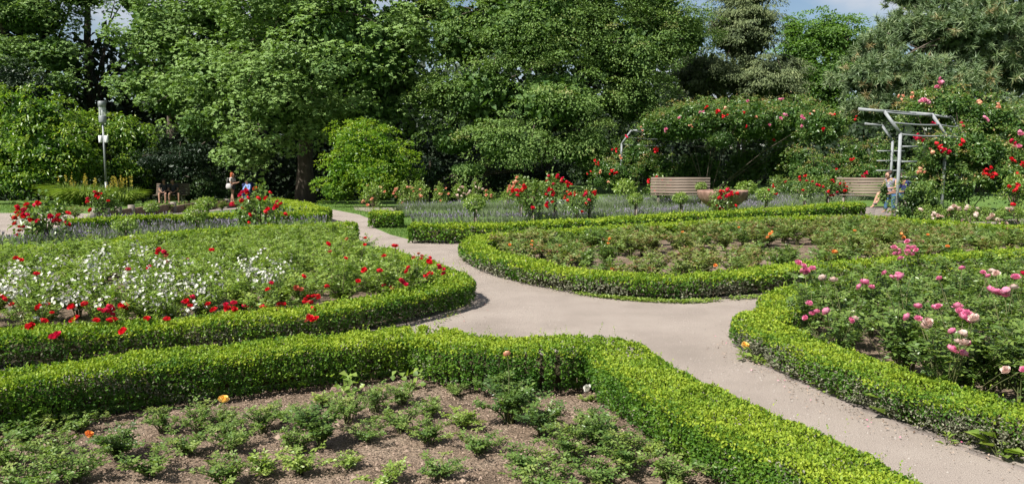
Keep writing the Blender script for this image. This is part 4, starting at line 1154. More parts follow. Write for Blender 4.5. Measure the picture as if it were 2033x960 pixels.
shrub('evergreen_shrub', 'dark yew like shrub between the golden shrub and the chestnut', 350, 45, [lobe(300, 322, 41, 38, 20, 1.0), lobe(338, 316, 41.2, 34, 15, .9), lobe(335, 300, 44, 32, 42), lobe(385, 305, 44, 48, 34), lobe(350, 345, 44, 60, 40)], lambda A, P, N: broad(A, P, N, .3, 26, .09, .035, 43, .5, .15, .1, .8), 'yew', 43, dens=3.4)  # first two lobes added to cast shade on the bench sitters
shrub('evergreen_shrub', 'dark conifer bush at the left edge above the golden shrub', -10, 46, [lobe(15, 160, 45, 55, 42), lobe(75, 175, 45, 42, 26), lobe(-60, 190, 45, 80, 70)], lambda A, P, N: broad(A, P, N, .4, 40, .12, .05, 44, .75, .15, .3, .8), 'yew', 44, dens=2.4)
sm = lambda s, tb=.5, ln=.11, wd=.06: (lambda A, P, N: broad(A, P, N, .26, 26, ln, wd, s, tb, .15, .3, .7))
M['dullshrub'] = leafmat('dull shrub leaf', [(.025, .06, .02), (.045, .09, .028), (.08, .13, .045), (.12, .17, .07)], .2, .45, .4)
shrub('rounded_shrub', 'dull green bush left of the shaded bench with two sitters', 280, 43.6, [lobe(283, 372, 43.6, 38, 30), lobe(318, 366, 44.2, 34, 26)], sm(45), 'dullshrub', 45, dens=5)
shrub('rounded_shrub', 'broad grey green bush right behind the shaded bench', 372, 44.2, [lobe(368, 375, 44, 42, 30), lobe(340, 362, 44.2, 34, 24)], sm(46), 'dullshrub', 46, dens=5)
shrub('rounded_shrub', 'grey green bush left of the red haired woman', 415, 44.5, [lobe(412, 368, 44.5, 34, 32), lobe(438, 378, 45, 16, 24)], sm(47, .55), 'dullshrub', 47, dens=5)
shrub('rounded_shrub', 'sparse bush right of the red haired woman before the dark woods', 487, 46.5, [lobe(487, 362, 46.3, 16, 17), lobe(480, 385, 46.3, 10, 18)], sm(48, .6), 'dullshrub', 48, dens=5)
shrub('bright_shrub', 'large rounded yellow green shrub beside the narrow path', 735, 35, [lobe(735, 295, 34, 75, 50), lobe(690, 340, 33.5, 55, 48), lobe(780, 330, 34, 52, 45), lobe(740, 350, 33.2, 60, 45), lobe(670, 378, 33.6, 48, 26), lobe(700, 275, 34.3, 48, 32), lobe(765, 375, 34, 40, 30)],
      lambda A, P, N: broad(A, P, N, .26, 34, .105, .05, 49, .52, .16, .1, .7), 'bright', 49, dens=6.0, nl=16)
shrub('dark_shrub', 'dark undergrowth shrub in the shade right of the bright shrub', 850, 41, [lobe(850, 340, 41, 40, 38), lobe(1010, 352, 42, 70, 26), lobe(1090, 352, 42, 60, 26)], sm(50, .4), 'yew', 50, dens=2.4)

# long leaved clump with yellow spikes round the lamp foot
def clump(px, py, d, label, n, h, rad, seed, spikes):
    b = at(px, d); z = float(tz(*b)); r = np.random.default_rng(seed)
    o = thing('perennial_clump', label, 'perennial plant', (b[0], b[1], z), group='perennials at the lamp foot')
    A = Acc(); a = r.uniform(0, 6.28, n); q = r.uniform(0, 1, n) ** .5 * rad * .6
    P = np.stack([b[0] + np.cos(a) * q, b[1] + np.sin(a) * q * .6, np.full(n, z)], 1)
    a2 = a + r.normal(0, .5, n)
    D = norm(np.stack([np.cos(a2) * .5, np.sin(a2) * .5, np.ones(n)], 1)); hh = h * r.uniform(.6, 1.05, n)
    mid = P + D * hh[:, None] * .7
    blades(A, P, D, hh * .9, .045, r.uniform(0, .8, n))
    leaves(A, mid - D * .05, D * .5 + np.stack([np.cos(a2), np.sin(a2), -.2 - r.uniform(0, .8, n)], 1), D, hh * .55, .045, r.uniform(.3, 1, n))
    part('leaves', A, 'daylily', o, kind='stuff')
    S = Acc(); B = Acc()
    for k in range(spikes):
        aa = r.uniform(0, 6.28); rr_ = rad * r.uniform(0, .9); x, y = b[0] + math.cos(aa) * rr_, b[1] + math.sin(aa) * rr_ * .6; hk = h * r.uniform(.85, 1.15)
        tube(B, [(x * .8 + b[0] * .2, y * .8 + b[1] * .2, z), (x, y, z + hk)], [.012, .006], 3, cap=False)
        m = 14; zz = z + hk - r.uniform(-.06, .22, m)
        leaves(S, np.stack([np.full(m, x), np.full(m, y), zz], 1), np.stack([r.normal(size=m), r.normal(size=m), np.full(m, .7)], 1), r.normal(size=(m, 3)), .07, .04, r.uniform(0, 1, m))
    part('flower_stalks', B, 'daylily', o, kind='stuff'); part('flower_spikes', S, 'spike', o, kind='stuff')
M['spike'] = petal('yellow spike', [(.30, .26, .03), (.48, .36, .04), (.5, .42, .10)])
clump(165, 420, 35.5, 'arching yellow green clump with flower spikes left of the lamp foot', 900, 1.25, 1.25, 1, 14)
clump(238, 420, 35.5, 'upright yellow flowered clump right of the lamp foot', 420, 1.15, .8, 2, 26)
clump(128, 410, 37.0, 'wispy arching grass clump at the left end of the perennials', 240, 1.5, .6, 3, 3)

# woods behind everything: one mass
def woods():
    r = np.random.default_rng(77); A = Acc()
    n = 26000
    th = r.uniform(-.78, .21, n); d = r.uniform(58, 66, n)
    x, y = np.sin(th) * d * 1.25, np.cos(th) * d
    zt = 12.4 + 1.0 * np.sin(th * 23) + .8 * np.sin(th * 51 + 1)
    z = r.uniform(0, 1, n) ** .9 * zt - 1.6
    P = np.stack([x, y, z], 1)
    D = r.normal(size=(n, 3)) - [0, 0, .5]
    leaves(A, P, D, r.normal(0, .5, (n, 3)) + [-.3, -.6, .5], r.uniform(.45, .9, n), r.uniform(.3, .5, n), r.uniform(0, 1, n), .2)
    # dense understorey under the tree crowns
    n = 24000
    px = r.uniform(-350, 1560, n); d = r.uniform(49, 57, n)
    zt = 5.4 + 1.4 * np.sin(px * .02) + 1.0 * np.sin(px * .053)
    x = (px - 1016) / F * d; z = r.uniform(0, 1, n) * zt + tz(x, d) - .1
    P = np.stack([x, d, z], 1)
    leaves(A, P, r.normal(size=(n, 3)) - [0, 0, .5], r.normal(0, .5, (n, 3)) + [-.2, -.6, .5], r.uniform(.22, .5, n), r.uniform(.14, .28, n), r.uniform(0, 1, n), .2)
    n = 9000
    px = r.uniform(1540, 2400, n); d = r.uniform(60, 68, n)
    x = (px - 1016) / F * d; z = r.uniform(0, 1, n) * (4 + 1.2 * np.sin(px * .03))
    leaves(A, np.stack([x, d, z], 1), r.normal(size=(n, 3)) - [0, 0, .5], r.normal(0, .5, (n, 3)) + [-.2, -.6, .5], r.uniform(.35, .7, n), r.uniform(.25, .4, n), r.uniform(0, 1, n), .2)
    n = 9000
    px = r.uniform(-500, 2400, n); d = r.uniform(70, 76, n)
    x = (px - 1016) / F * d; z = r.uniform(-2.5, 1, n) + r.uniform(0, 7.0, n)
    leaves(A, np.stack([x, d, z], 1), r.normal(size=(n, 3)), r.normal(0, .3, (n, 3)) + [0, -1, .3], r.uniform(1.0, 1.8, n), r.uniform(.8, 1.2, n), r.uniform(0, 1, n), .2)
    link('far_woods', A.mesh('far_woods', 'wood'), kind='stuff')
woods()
for px, d, r0, h, lab in ((180, 56, .42, 15, 'tall bare trunk standing in the dark gap left of the lamp'), (520, 55, .35, 14, 'slim trunk in the dark wood left of the big chestnut'), (465, 57, .3, 14, 'thin trunk in the wood shade behind the red haired woman'), (965, 50, .22, 9, 'pale thin trunk in the shade under the hornbeam')):
    b = at(px, d); z = float(tz(*b))
    o = thing('tree_trunk', lab, 'tree', (b[0], b[1], z), group='trunks standing in the wood shade')
    r_ = np.random.default_rng(px)
    trunk(o, (b[0], b[1], z), (b[0] + .3, b[1], z + h), r0, r0 * .4, [(b[0] + r_.normal(0, 2.5), b[1] + r_.normal(0, 1.5), z + h * r_.uniform(.5, 1)) for _ in range(6)], px)
# ---------------------------------------------------------------- standard roses and shrubs of the lavender beds
def ball(seed, n, flat=.75, ln=.075, wd=.045, loose=0, mat='roselight', tb=.5):
    """unit crown, radius 1, of leaves and twigs"""
    r = np.random.default_rng(seed); A = Acc(); B = Acc()
    nt_ = 16 if loose else 10; tips = []
    for k in range(nt_):
        u = norm(r.normal(size=3) + [0, 0, .25]); e = u * [1, 1, flat] * r.uniform(.8, 1.15 if loose else .9)
        if loose: e[2] -= .25 * (e[0] ** 2 + e[1] ** 2)
        tips.append(e)
        m = e * .55 + [0, 0, .12]
        tube(B, [np.array([0, 0, -flat * .8]), m, e], [.03, .018, .008], 3, cap=False)
    if loose:
        k = r.integers(0, nt_, n); t = r.uniform(.35, 1.05, n)[:, None]; T = np.array(tips)[k]
        P = T * t + [0, 0, .12] * (4 * t * (1 - t)) + r.normal(0, .15, (n, 3))
    else:
        u = norm(r.normal(size=(n, 3))); P = u * [1, 1, flat] * (r.uniform(.35, 1.08, n) ** .6)[:, None]
    u = norm(P + 1e-6)
    leaves(A, P, u + r.normal(0, .7, (n, 3)) - [0, 0, .3], u * .5 + [0, 0, .7] + r.normal(0, .35, (n, 3)), ln * 2 * r.uniform(.7, 1.2, n), wd * 2, np.clip(tb + r.normal(0, .17, n) + .1 * u[:, 2], 0, 1), .2)
    return A.mesh('crown', mat), B.mesh('twigs', 'twig'), np.array(tips)
VT = [ball(90 + q, 620, .72, .12, .08) for q in range(3)]
VL = [ball(95 + q, 760, .62, .085, .056, 1, 'rose', .55) for q in range(4)]
VS = [ball(99 + q, 760, .85, .085, .055, 1, 'roselight', .45) for q in range(3)]
def standard(px, base, cy, w_, h_, n, kind, label, form='T', stake=True, scatter_=None, group='standard roses in the lavender beds', cat='standard rose', name='standard_rose'):
    p = gp(px, base); k = p[1] / F; z0 = float(tz(*p)); r = random.Random(int(px * 17 + cy))
    cz = EYE + (HOR - cy) * k * 1.0
    a = w_ * .5 * k; c = h_ * .5 * k
    o = thing(name, label, cat, (p[0], p[1], z0), 0, group)
    f, t_, tips = r.choice({'T': VT, 'L': VL, 'S': VS}[form])
    fl = {'T': .72, 'L': .62, 'S': .85}[form]
    rot = r.uniform(0, 6.28); lz = cz - z0
    link('crown', f, o, (0, 0, lz), (0, 0, rot), (a, a, c / fl)); link('twigs', t_, o, (0, 0, lz), (0, 0, rot), (a, a, c / fl))
    A = Acc(); tube(A, [(0, 0, -.05), (.01, 0, lz * .5), (0, 0, lz - c * .5)], [.030, .026, .022] if form != 'S' else [.02, .02, .015], 6)
    link('stem', A.mesh('stem', 'bark'), o)
    if stake:
        A = Acc(); tube(A, [(.05, -.03, -.05), (.05, -.03, max(.3, lz - c * .75))], .026, 6)
        link('stake', A.mesh('stake', 'stake'), o)
    for q in range(n):
        for _ in range(20):
            u = norm(np.array([r.gauss(0, 1), r.gauss(0, .7) - .75, r.gauss(0, .8) + .45]))
            if u[1] < .2: break
        s = r.uniform(.85, 1.12)
        m = r.choice([1, 1, 2, 3]) if n > 8 else r.choice([1, 2])
        for e in range(m):
            put_bloom(o, kind if r.random() > .25 or kind not in ('red',) else 'crimson', (u[0] * a * s + r.gauss(0, .03), u[1] * a * s, lz + u[2] * c * s + r.gauss(0, .03)), r.uniform(1.1, 1.5), (r.uniform(.2, 1.1), r.uniform(-.4, .4), r.uniform(0, 6)), r)
    return o
for a in [(93, 490, 436, 112, 74, 17, 'red', 'wide red flowering standard rose at the far left', 'L'), (207, 458, 402, 58, 46, 7, 'red', 'standard rose with few orange red blooms in front of the lamp post', 'L'),
          (250, 487, 446, 46, 26, 0, '', 'small green standard just right of the wide red rose', 'T'), (303, 452, 409, 28, 22, 0, '', 'tiny round standard before the shaded bench', 'T'),
          (391, 473, 424, 44, 36, 0, '', 'taller round green standard in the left lavender', 'T'), (412, 450, 402, 38, 24, 0, '', 'flat topped small standard behind the taller round one', 'T'),
          (520, 474, 414, 98, 74, 21, 'red', 'large red flowering standard rose left of the narrow path', 'L'), (942, 447, 402, 42, 34, 0, '', 'loose green standard at the left of the long lavender row', 'T'),
          (1056, 441, 391, 84, 56, 14, 'red', 'red standard rose on a dark stem, leftmost of the dense red group', 'L'), (1100, 434, 374, 76, 52, 15, 'red', 'tallest red standard rose in the middle of the dense red group', 'L'),
          (1143, 440, 402, 50, 36, 7, 'red', 'small red standard rose with two stakes beside the dense group', 'L'), (1168, 438, 396, 46, 40, 7, 'red', 'red standard rose at the right end of the dense group', 'L'),
          (1032, 432, 376, 46, 46, 8, 'peach', 'peach blooming standard behind the red group', 'L'), (1260, 434, 394, 30, 24, 0, '', 'small round standard on a pale stake left of the benches', 'T'),
          (1240, 400, 372, 44, 34, 0, '', 'green standard under the left pergola rose', 'T'), (1304, 405, 371, 56, 42, 13, 'red', 'red standard rose hiding the left end of the first bench', 'L'),
          (1350, 434, 392, 30, 22, 0, '', 'small standard with lavender at its foot before the first bench', 'T'), (1391, 412, 369, 22, 16, 0, '', 'tiny green standard against the slats of the first bench', 'T'),
          (1436, 446, 396, 56, 44, 13, 'red', 'red standard rose in front of the stone bowl', 'L'), (1519, 420, 386, 36, 26, 2, 'red', 'small leafy standard on a leaning stake right of the stone bowl', 'T'),
          (1541, 402, 370, 40, 36, 3, 'red', 'slender standard with few red blooms behind the stone bowl', 'L'), (1595, 418, 374, 42, 42, 4, 'red', 'leafy standard on a tall pale stake between bowl and second bench', 'L'),
          (1641, 412, 371, 66, 36, 12, 'red', 'red standard rose touching the left end of the second bench', 'L'), (1480, 408, 373, 40, 28, 0, '', 'bright leafy standard behind the rim of the stone bowl', 'T')]:
    standard(*a)
for a in [(742, 420, 392, 46, 56, 7, 'peach', 'peach rose bush beside the bright shrub', 'S'), (800, 416, 388, 42, 50, 7, 'peach', 'peach rose bush, second from the bright shrub', 'S'), (832, 414, 386, 46, 52, 9, 'peach', 'fullest peach rose bush in the row', 'S'), (876, 413, 388, 34, 42, 5, 'peach', 'narrow peach rose bush behind the lavender', 'S'),
          (912, 412, 386, 34, 40, 6, 'pale', 'pale peach rose bush in the shade edge', 'S'), (946, 412, 380, 24, 44, 5, 'pale', 'tall slim pale rose at the end of the peach row', 'S'), (970, 413, 392, 34, 30, 3, 'peach', 'low peach rose at the right end of the row', 'S'), (1010, 415, 392, 36, 34, 3, 'peach', 'peach rose bush left of the dense red group', 'S')]:
    standard(*a, stake=False, group='peach roses in a row behind the lavender', cat='rose bush', name='rose_bush')
for k, (px, py) in enumerate([(150, 437), (290, 428), (325, 424), (360, 421), (395, 418), (440, 418), (480, 417), (510, 414), (540, 412)]):
    p = gp(px, py)
    rose('tired', p[0], p[1], 1.3, 'low reddish rose bush, %s from left along the board edging' % ORD[k], 'low roses along the board edging')
# pale roses along the right kerb
for k, (px, py, n) in enumerate([(1835, 445, 5), (1862, 446, 5), (1893, 447, 5), (1925, 447, 3), (1955, 448, 3), (1985, 449, 4), (1905, 440, 4), (2020, 448, 2)]):
    standard(px, py, py - 20, 36, 34, n, 'pale', ['low pale rose beside the pergola foot', 'pale rose bush, second from the pergola foot', 'pale rose bush with drooping pale bunches', 'bright green low rose with few pale blooms', 'low pale rose near the kerb bend', 'pale rose at the right end of the kerb', 'taller pale rose set back in the pale row', 'small pale rose at the right picture edge'][k], 'S', False, group='pale roses along the right kerb', cat='rose bush', name='rose_bush')
standard(2012, 440, 385, 60, 75, 9, 'red', 'deep red rose bush at the right picture edge', 'S', False, group=None, cat='rose bush', name='rose_bush')

# ---------------------------------------------------------------- climbing roses
def climber(label, px, d, lobes, seed, blooms=(), dens=6, mat='clrose', tb=.42, per=30, fill=.8, rmax=.64):
    b = at(px, d); z = float(tz(*b))
    root = thing('climbing_rose', label, 'climbing rose', (b[0], b[1], z), group='climbing roses on the pergola')
    P, N = lobe_points(lobes, dens, seed, .3, .72, zmin=z + .1, camx=0)
    A = Acc()
    r = np.random.default_rng(seed + 3)
    broad(A, P, N, .20, per, .078, .050, seed, tb, .15, .3, .8, autumn=.06)
    # young reddish tips on top
    up = P[N[:, 2] > .25]
    if len(up):
        m = len(up) * 3; q = up[r.integers(0, len(up), m)] + r.normal(0, .1, (m, 3)) + [0, 0, .14]
        leaves(A, q, r.normal(0, .5, (m, 3)) + [0, 0, .8], r.normal(size=(m, 3)), .09, .04, r.uniform(.7, 1, m), .2)
    inner(A, lobes, fill, seed + 2, z, rmax)
    part('foliage', A, mat, root, kind='stuff')
    B = Acc()
    for q in range(7):
        e = P[r.integers(0, len(P))] * .9 + np.array([b[0], b[1], z + 1]) * .1
        s0 = np.array([b[0] + r.normal(0, .25), b[1] + r.normal(0, .2), z - .05])
        tube(B, [s0, (s0 + e) / 2 + [r.normal(0, .1), .1, .3], e], [.022, .016, .008], 4, cap=False)
    part('canes', B, 'bark', root)
    u, v = proj(P.T)
    for bx, by, kind, n in blooms:
        c = np.hypot(u - bx, v - by) + 25 * (P[:, 1] - P[:, 1].min())
        c = np.where(np.hypot(u - bx, v - by) < 14, P[:, 1], 1e3 + np.hypot(u - bx, v - by))
        j = int(np.argmin(c)); t_ = at(bx, P[j, 1] - .28, by)
        for e in range(n):
            put_bloom(root, kind, (t_[0] - b[0] + r.normal(0, .055), t_[1] - b[1] + r.normal(0, .04), t_[2] - z + r.normal(0, .045)), r.uniform(1.2, 1.6), (r.uniform(.5, 1.2), r.uniform(-.4, .4), r.uniform(0, 6)))
    return root
climber('long climbing rose mass roofing the far side of the pergola', 1400, 37,
        [lobe(1325, 250, 36.5, 60, 30, 1.2), lobe(1380, 240, 37.0, 72, 40, 2.3), lobe(1470, 237, 36.8, 80, 42, 2.5), lobe(1555, 240, 36.6, 78, 44, 2.5), lobe(1630, 252, 34.2, 46, 36, 1.2), lobe(1430, 275, 35.6, 30, 18, .7)], 60,
        [(1485, 203, 'pink', 4), (1555, 197, 'pink', 4), (1425, 220, 'red', 6), (1435, 230, 'red', 4), (1403, 215, 'red', 2), (1393, 224, 'pink', 2), (1348, 232, 'pink', 2), (1480, 221, 'red', 2), (1563, 228, 'pink', 3), (1552, 235, 'pink', 3), (1592, 235, 'pink', 3), (1592, 252, 'pink', 2), (1482, 248, 'red', 2), (1530, 246, 'pink', 2), (1537, 276, 'red', 2), (1658, 226, 'red', 2), (1648, 228, 'peach', 2), (1312, 265, 'red', 4), (1322, 257, 'pink', 3), (1633, 258, 'red', 2), (1370, 248, 'peach', 3), (1275, 255, 'peach', 2), (1440, 215, 'peach', 2), (1500, 230, 'peach', 2), (1610, 225, 'peach', 2)], dens=7, fill=2.2, rmax=.9)
climber('climbing rose column at the left end of the pergola', 1240, 36.5,
        [lobe(1262, 315, 36.8, 40, 45, .9), lobe(1228, 350, 36, 38, 38, .9), lobe(1195, 335, 35.6, 24, 24, .6), lobe(1305, 335, 37.5, 42, 42, .8), lobe(1190, 360, 35.4, 18, 16, .5), lobe(1345, 345, 38.5, 40, 34, .7)], 61,
        [(1183, 320, 'red', 3), (1187, 328, 'red', 3), (1221, 297, 'red', 3), (1215, 341, 'red', 5), (1222, 343, 'red', 3), (1300, 300, 'red', 5), (1302, 294, 'red', 3), (1172, 343, 'red', 2), (1193, 343, 'peach', 2), (1246, 272, 'crimson', 3), (1207, 362, 'peach', 2), (1232, 312, 'peach', 3)], dens=7)
climber('shaded climbing rose wall below the long rose roof', 1450, 38.6,
        [lobe(1390, 335, 38.6, 60, 44, .5), lobe(1480, 330, 38.6, 60, 50, .5), lobe(1550, 325, 38.2, 45, 55, .5), lobe(1440, 368, 38.2, 80, 14, .4)], 62, [(1480, 385, 'red', 1)], dens=5, tb=.35)
climber('climbing rose between the stone bowl and the second bench', 1620, 33,
        [lobe(1590, 330, 34, 34, 42, .8), lobe(1635, 350, 33, 46, 34, .9), lobe(1690, 315, 33.5, 48, 42, .9), lobe(1715, 345, 32.5, 40, 30, .8), lobe(1575, 372, 33, 40, 16, .6), lobe(1745, 310, 33.5, 22, 40, .6)], 63,
        [(1597, 347, 'red', 2), (1693, 316, 'red', 3), (1722, 346, 'crimson', 4), (1716, 350, 'crimson', 3), (1700, 235, 'red', 2), (1660, 335, 'red', 1)], dens=8)
climber('huge mounded climbing rose filling the right side of the pergola', 1930, 24,
        [lobe(1845, 225, 25.5, 60, 40, 1.0), lobe(1890, 215, 25, 70, 38, 1.1), lobe(1960, 235, 24.5, 70, 46, 1.1), lobe(1935, 300, 23.6, 80, 50, 1.1), lobe(1865, 330, 23.4, 52, 50, .9), lobe(1985, 350, 23.4, 60, 46, 1.0), lobe(1890, 375, 23.2, 60, 34, .8), lobe(2050, 280, 24, 60, 80, 1.2), lobe(1868, 292, 22.9, 36, 34, .5), lobe(1925, 290, 23.2, 40, 34, .6), lobe(1865, 192, 25.6, 30, 18, .6), lobe(2060, 370, 23.5, 50, 50, 1)], 64,
        [(1866, 162, 'pink', 6), (1868, 170, 'pink', 3), (1833, 200, 'pink', 6), (1840, 203, 'pink', 3), (1855, 246, 'crimson', 5), (1822, 272, 'crimson', 6), (1828, 278, 'crimson', 4), (1866, 295, 'red', 5), (1880, 300, 'crimson', 4), (1960, 347, 'red', 6), (1975, 343, 'red', 4), (1968, 338, 'red', 3), (1985, 366, 'red', 3), (1957, 233, 'pink', 3), (2025, 265, 'pink', 4), (2008, 285, 'crimson', 3), (2030, 325, 'red', 4), (1912, 282, 'red', 3), (1908, 246, 'crimson', 2), (1826, 340, 'peach', 3), (2018, 290, 'pink', 2), (1862, 283, 'red', 2), (1790, 195, 'peach', 3), (1810, 190, 'peach', 3), (2020, 345, 'red', 4), (1848, 300, 'peach', 2), (1940, 200, 'peach', 3), (1980, 215, 'peach', 3), (2012, 318, 'red', 3)], dens=8.5)
climber('dark leaved climbing rose hugging the foot of the front pergola post', 1815, 21.6,
        [lobe(1815, 390, 21.5, 26, 42, .45), lobe(1845, 405, 21.6, 28, 34, .45), lobe(1795, 420, 21.4, 16, 20, .3), lobe(1755, 385, 22.6, 8, 28, .2)], 65, [(1826, 341, 'peach', 2)], dens=15, mat='rose', tb=.5)

# ---------------------------------------------------------------- pergola
def pergola():
    frames = [(10.55, 21.6, (-.92, .38)), (12.5, 22.9, (-.6, .8)), (13.85, 24.3, (-.8, .6)), (15.4, 27.5, (-.95, .3)), (14.85, 31, (-1, .1)), (14.6, 35.5, (-.9, -.4)), (11.4, 39.5, (-.4, -.9)), (8.2, 40.6, (0, -1)), (5.05, 36.6, (1, -.1))]
    b = frames[0]
    o = thing('pergola', 'grey steel pergola ring with bent rafters carrying the climbing roses', 'pergola', (b[0], b[1], 0))
    prof = []
    for i, (x, y, dr) in enumerate(frames):
        n = math.hypot(*dr); dx, dy = dr[0] / n, dr[1] / n
        z0 = float(tz(x, y))
        a = [(x, y, z0 - .1), (x, y, 2.38)]; c = [(x, y, 2.38), (x + dx * .42, y + dy * .42, 2.98)]; e = [c[1], (x + dx * (1.06 if i < 8 else 1.9), y + dy * (1.06 if i < 8 else 1.9), 3.06)]
        ang = math.atan2(dy, dx)
        for nm, (p, q) in (('post', a), ('brace', c), ('rafter', e)):
            A = Acc(); P = np.array(p); Q = np.array(q); L_ = np.linalg.norm(Q - P); d = (Q - P) / L_
            S = np.array([-dy, dx, 0]); U = np.cross(d, S)
            v = []
            for s_ in (0, 1):
                for (m1, m2) in ((-1, -1), (1, -1), (1, 1), (-1, 1)):
                    v.append(P + d * (L_ * s_ + (.02 if s_ else 0)) + S * m1 * .028 + U * m2 * .040)
            A.add(v, [(0, 1, 2), (0, 2, 3), (4, 6, 5), (4, 7, 6), (0, 5, 1), (0, 4, 5), (1, 6, 2), (1, 5, 6), (2, 7, 3), (2, 6, 7), (3, 4, 0), (3, 7, 4)])
            part(nm, A, 'steel', o)
        prof.append([np.array((x, y, 2.36)), np.array((x + dx * .21, y + dy * .21, 2.68)), np.array((x + dx * .42, y + dy * .42, 2.97)), np.array((x + dx * .9, y + dy * .9, 3.03)), np.array(e[1])])
    for i in range(len(frames) - 1):
        for k in range(5):
            p, q = prof[i][k], prof[i + 1][k]
            thin = i in (3, 4, 5, 6)
            m = (p + q) / 2 + np.array([0, 0, -.04 if k < 4 else 0]); 
            cdir = norm(m[:2] - np.array([7.5, 31.0])); m[:2] += cdir * .08
            A = Acc(); t = np.linspace(0, 1, 7)[:, None]
            tube(A, p * (1 - t) ** 2 + 2 * (m * 2 - (p + q) / 2) * t * (1 - t) + q * t ** 2, .006 if thin else .024, 5)
            part('wire' if thin else 'purlin', A, 'steel' if not thin else 'dark', o)
    for i, zs, dirs in ((0, (2.03, 1.62, 1.2), ((1, .3),)), (4, (2.0, 1.62, 1.24), ((1, .3), (-1, 0)))):
        x, y, _ = frames[i]
        for z in zs:
            for dx, dy in dirs:
                A = Acc(); box(A, (x + dx * .30, y + dy * .3, z), (.56, .05, .045), math.atan2(dy, dx)); part('trellis_rung', A, 'steel', o)
pergola()

# ---------------------------------------------------------------- benches
def bench(px, d, face, width, label, dark=False):
    b = at(px, d); z = float(tz(*b)); rz = math.atan2(face[1], face[0]) + PI / 2
    o = thing('garden_bench', label, 'bench', (b[0], b[1], z), rz)
    mat = 'plank' if not dark else 'darkplank'
    sl = {}
    def slat(name, y, zz, dpt, th, tilt):
        key = (dpt, th)
        if key not in sl:
            A = Acc(); box(A, (0, 0, 0), (width, dpt, th), bev=.008); sl[key] = A.mesh(name, mat)
        link(name, sl[key], o, (random.uniform(-.006, .006), y, zz), (tilt, 0, random.uniform(-.003, .003)))
    for k in range(5): slat('seat_slat', -.30 + k * .105, .455 - .006 * k, .088, .034, -.05)
    for k in range(6): slat('backrest_slat', .17 + k * .032, .53 + k * .095, .034, .078, -.30)
    for s in (-1, 1):
        x = s * (width / 2 - .28)
        A = Acc(); box(A, (x, -.24, .205), (.07, .07, .43), bev=.006); link('leg', A.mesh('leg', 'stake'), o)
        A = Acc(); box(A, (x, .16, .205), (.07, .07, .43), bev=.006); link('leg', A.mesh('leg', 'stake'), o)
        A = Acc(); tube(A, [(x, .20, .40), (x, .38, 1.02)], .026, 6); tube(A, [(x, -.27, .425), (x, .18, .415)], .026, 6); link('support', A.mesh('support', 'dark'), o)
    return o, b, z, rz
M['darkplank'] = flat('dark bench plank', (.10, .075, .055), .8)
bench(1352, 27.6, (-.18, -1), 2.05, 'weathered slatted bench left of the stone bowl')
B2 = bench(1722, 27.2, (-.42, -.9), 1.95, 'weathered slatted bench with a seated woman beside the pergola post')
B0 = bench(338, 41.6, (.1, -1), 1.7, 'shaded dark bench under the left bushes with two sitters', True)

# ---------------------------------------------------------------- stone bowl
def urn():
    p = gp(1433, 435); k = p[1] / F
    o = thing('stone_bowl', 'large fluted red sandstone bowl on a foot among the lavender', 'stone bowl', (p[0], p[1], 0))
    s = 49.5 * k
    A = Acc()
    lathe(A, [(.30, .30, 0), (.36, .34, 0), (.52, .40, .8), (.74, .52, 1), (.90, .66, 1), (.975, .79, .7), (1.0, .86, .2), (1.0, .88, 0), (.985, .905, 0), (.93, .905, 0), (.90, .86, 0), (.72, .62, 0), (.0, .52, 0)], 96, flute=22, famp=.07)
    A.v = [v * [s, s, 1] * [1, 1, .90] for v in A.v]
    link('bowl', A.mesh('bowl', 'sandstone', True), o)
    A = Acc(); lathe(A, [(.0, 0), (.36, 0), (.36, .06), (.30, .09), (.22, .14), (.20, .20), (.24, .26), (.30, .29)], 40)
    A.v = [v * [s * 1.05, s * 1.05, 1] for v in A.v]
    link('foot', A.mesh('foot', 'sandstone', True), o)
    A = Acc(); lathe(A, [(0, .74), (s * .82, .755)], 32); link('soil', A.mesh('soil', 'soil'), o)
urn()

# ---------------------------------------------------------------- lamp post
def lamp():
    d = 36.6; b = at(208, d); z = float(tz(*b))
    o = thing('lamp_post', 'tall grey cylindrical park lamp rising from the yellow green clump', 'street lamp', (b[0], b[1], z))
    top = EYE + (HOR - 203) * d / F - z
    A = Acc(); tube(A, [(0, 0, -.1), (0, 0, 1.1)], .06, 14); tube(A, [(0, 0, 1.08), (0, 0, top - 1.0)], .044, 14); link('pole', A.mesh('pole', 'lampsteel', True), o)
    A = Acc(); lathe(A, [(0, top - 1.03), (.07, top - 1.02), (.155, top - .97), (.165, top - .94), (.165, top - .68), (.15, top - .66), (0, top - .66)], 24); link('lamp_base', A.mesh('lamp_base', 'lampsteel', True), o)
    A = Acc(); lathe(A, [(0, top - .26), (.15, top - .26), (.168, top - .25), (.168, top - .02), (.15, top), (0, top)], 24); link('lamp_cap', A.mesh('lamp_cap', 'lampsteel', True), o)
    A = Acc(); lathe(A, [(.15, top - .66), (.15, top - .26)], 24); link('glass', A.mesh('glass', 'lampglass', True), o)
    for a in (0.4, 2.5, 4.6):
        A = Acc(); tube(A, [(.155 * math.cos(a), .155 * math.sin(a), top - .67), (.155 * math.cos(a), .155 * math.sin(a), top - .25)], .009, 5); link('bar', A.mesh('bar', 'lampsteel'), o)
    A = Acc(); tube(A, [(0, 0, top - .66), (0, 0, top - .34)], .035, 8); link('lamp_tube', A.mesh('lamp_tube', 'whitepaint', True), o)
    for s in (-1, 1):
        A = Acc(); box(A, (s * .135, -.02, top - 1.72), (.14, .10, .32), 0, bev=.01); link('white_box', A.mesh('white_box', 'whitepaint'), o)
    A = Acc(); tube(A, [(-.2, 0, top - 1.6), (.2, 0, top - 1.6)], .012, 5); link('bracket', A.mesh('bracket', 'lampsteel'), o)
M['whitepaint'] = flat('white paint', (.62, .63, .64), .4)
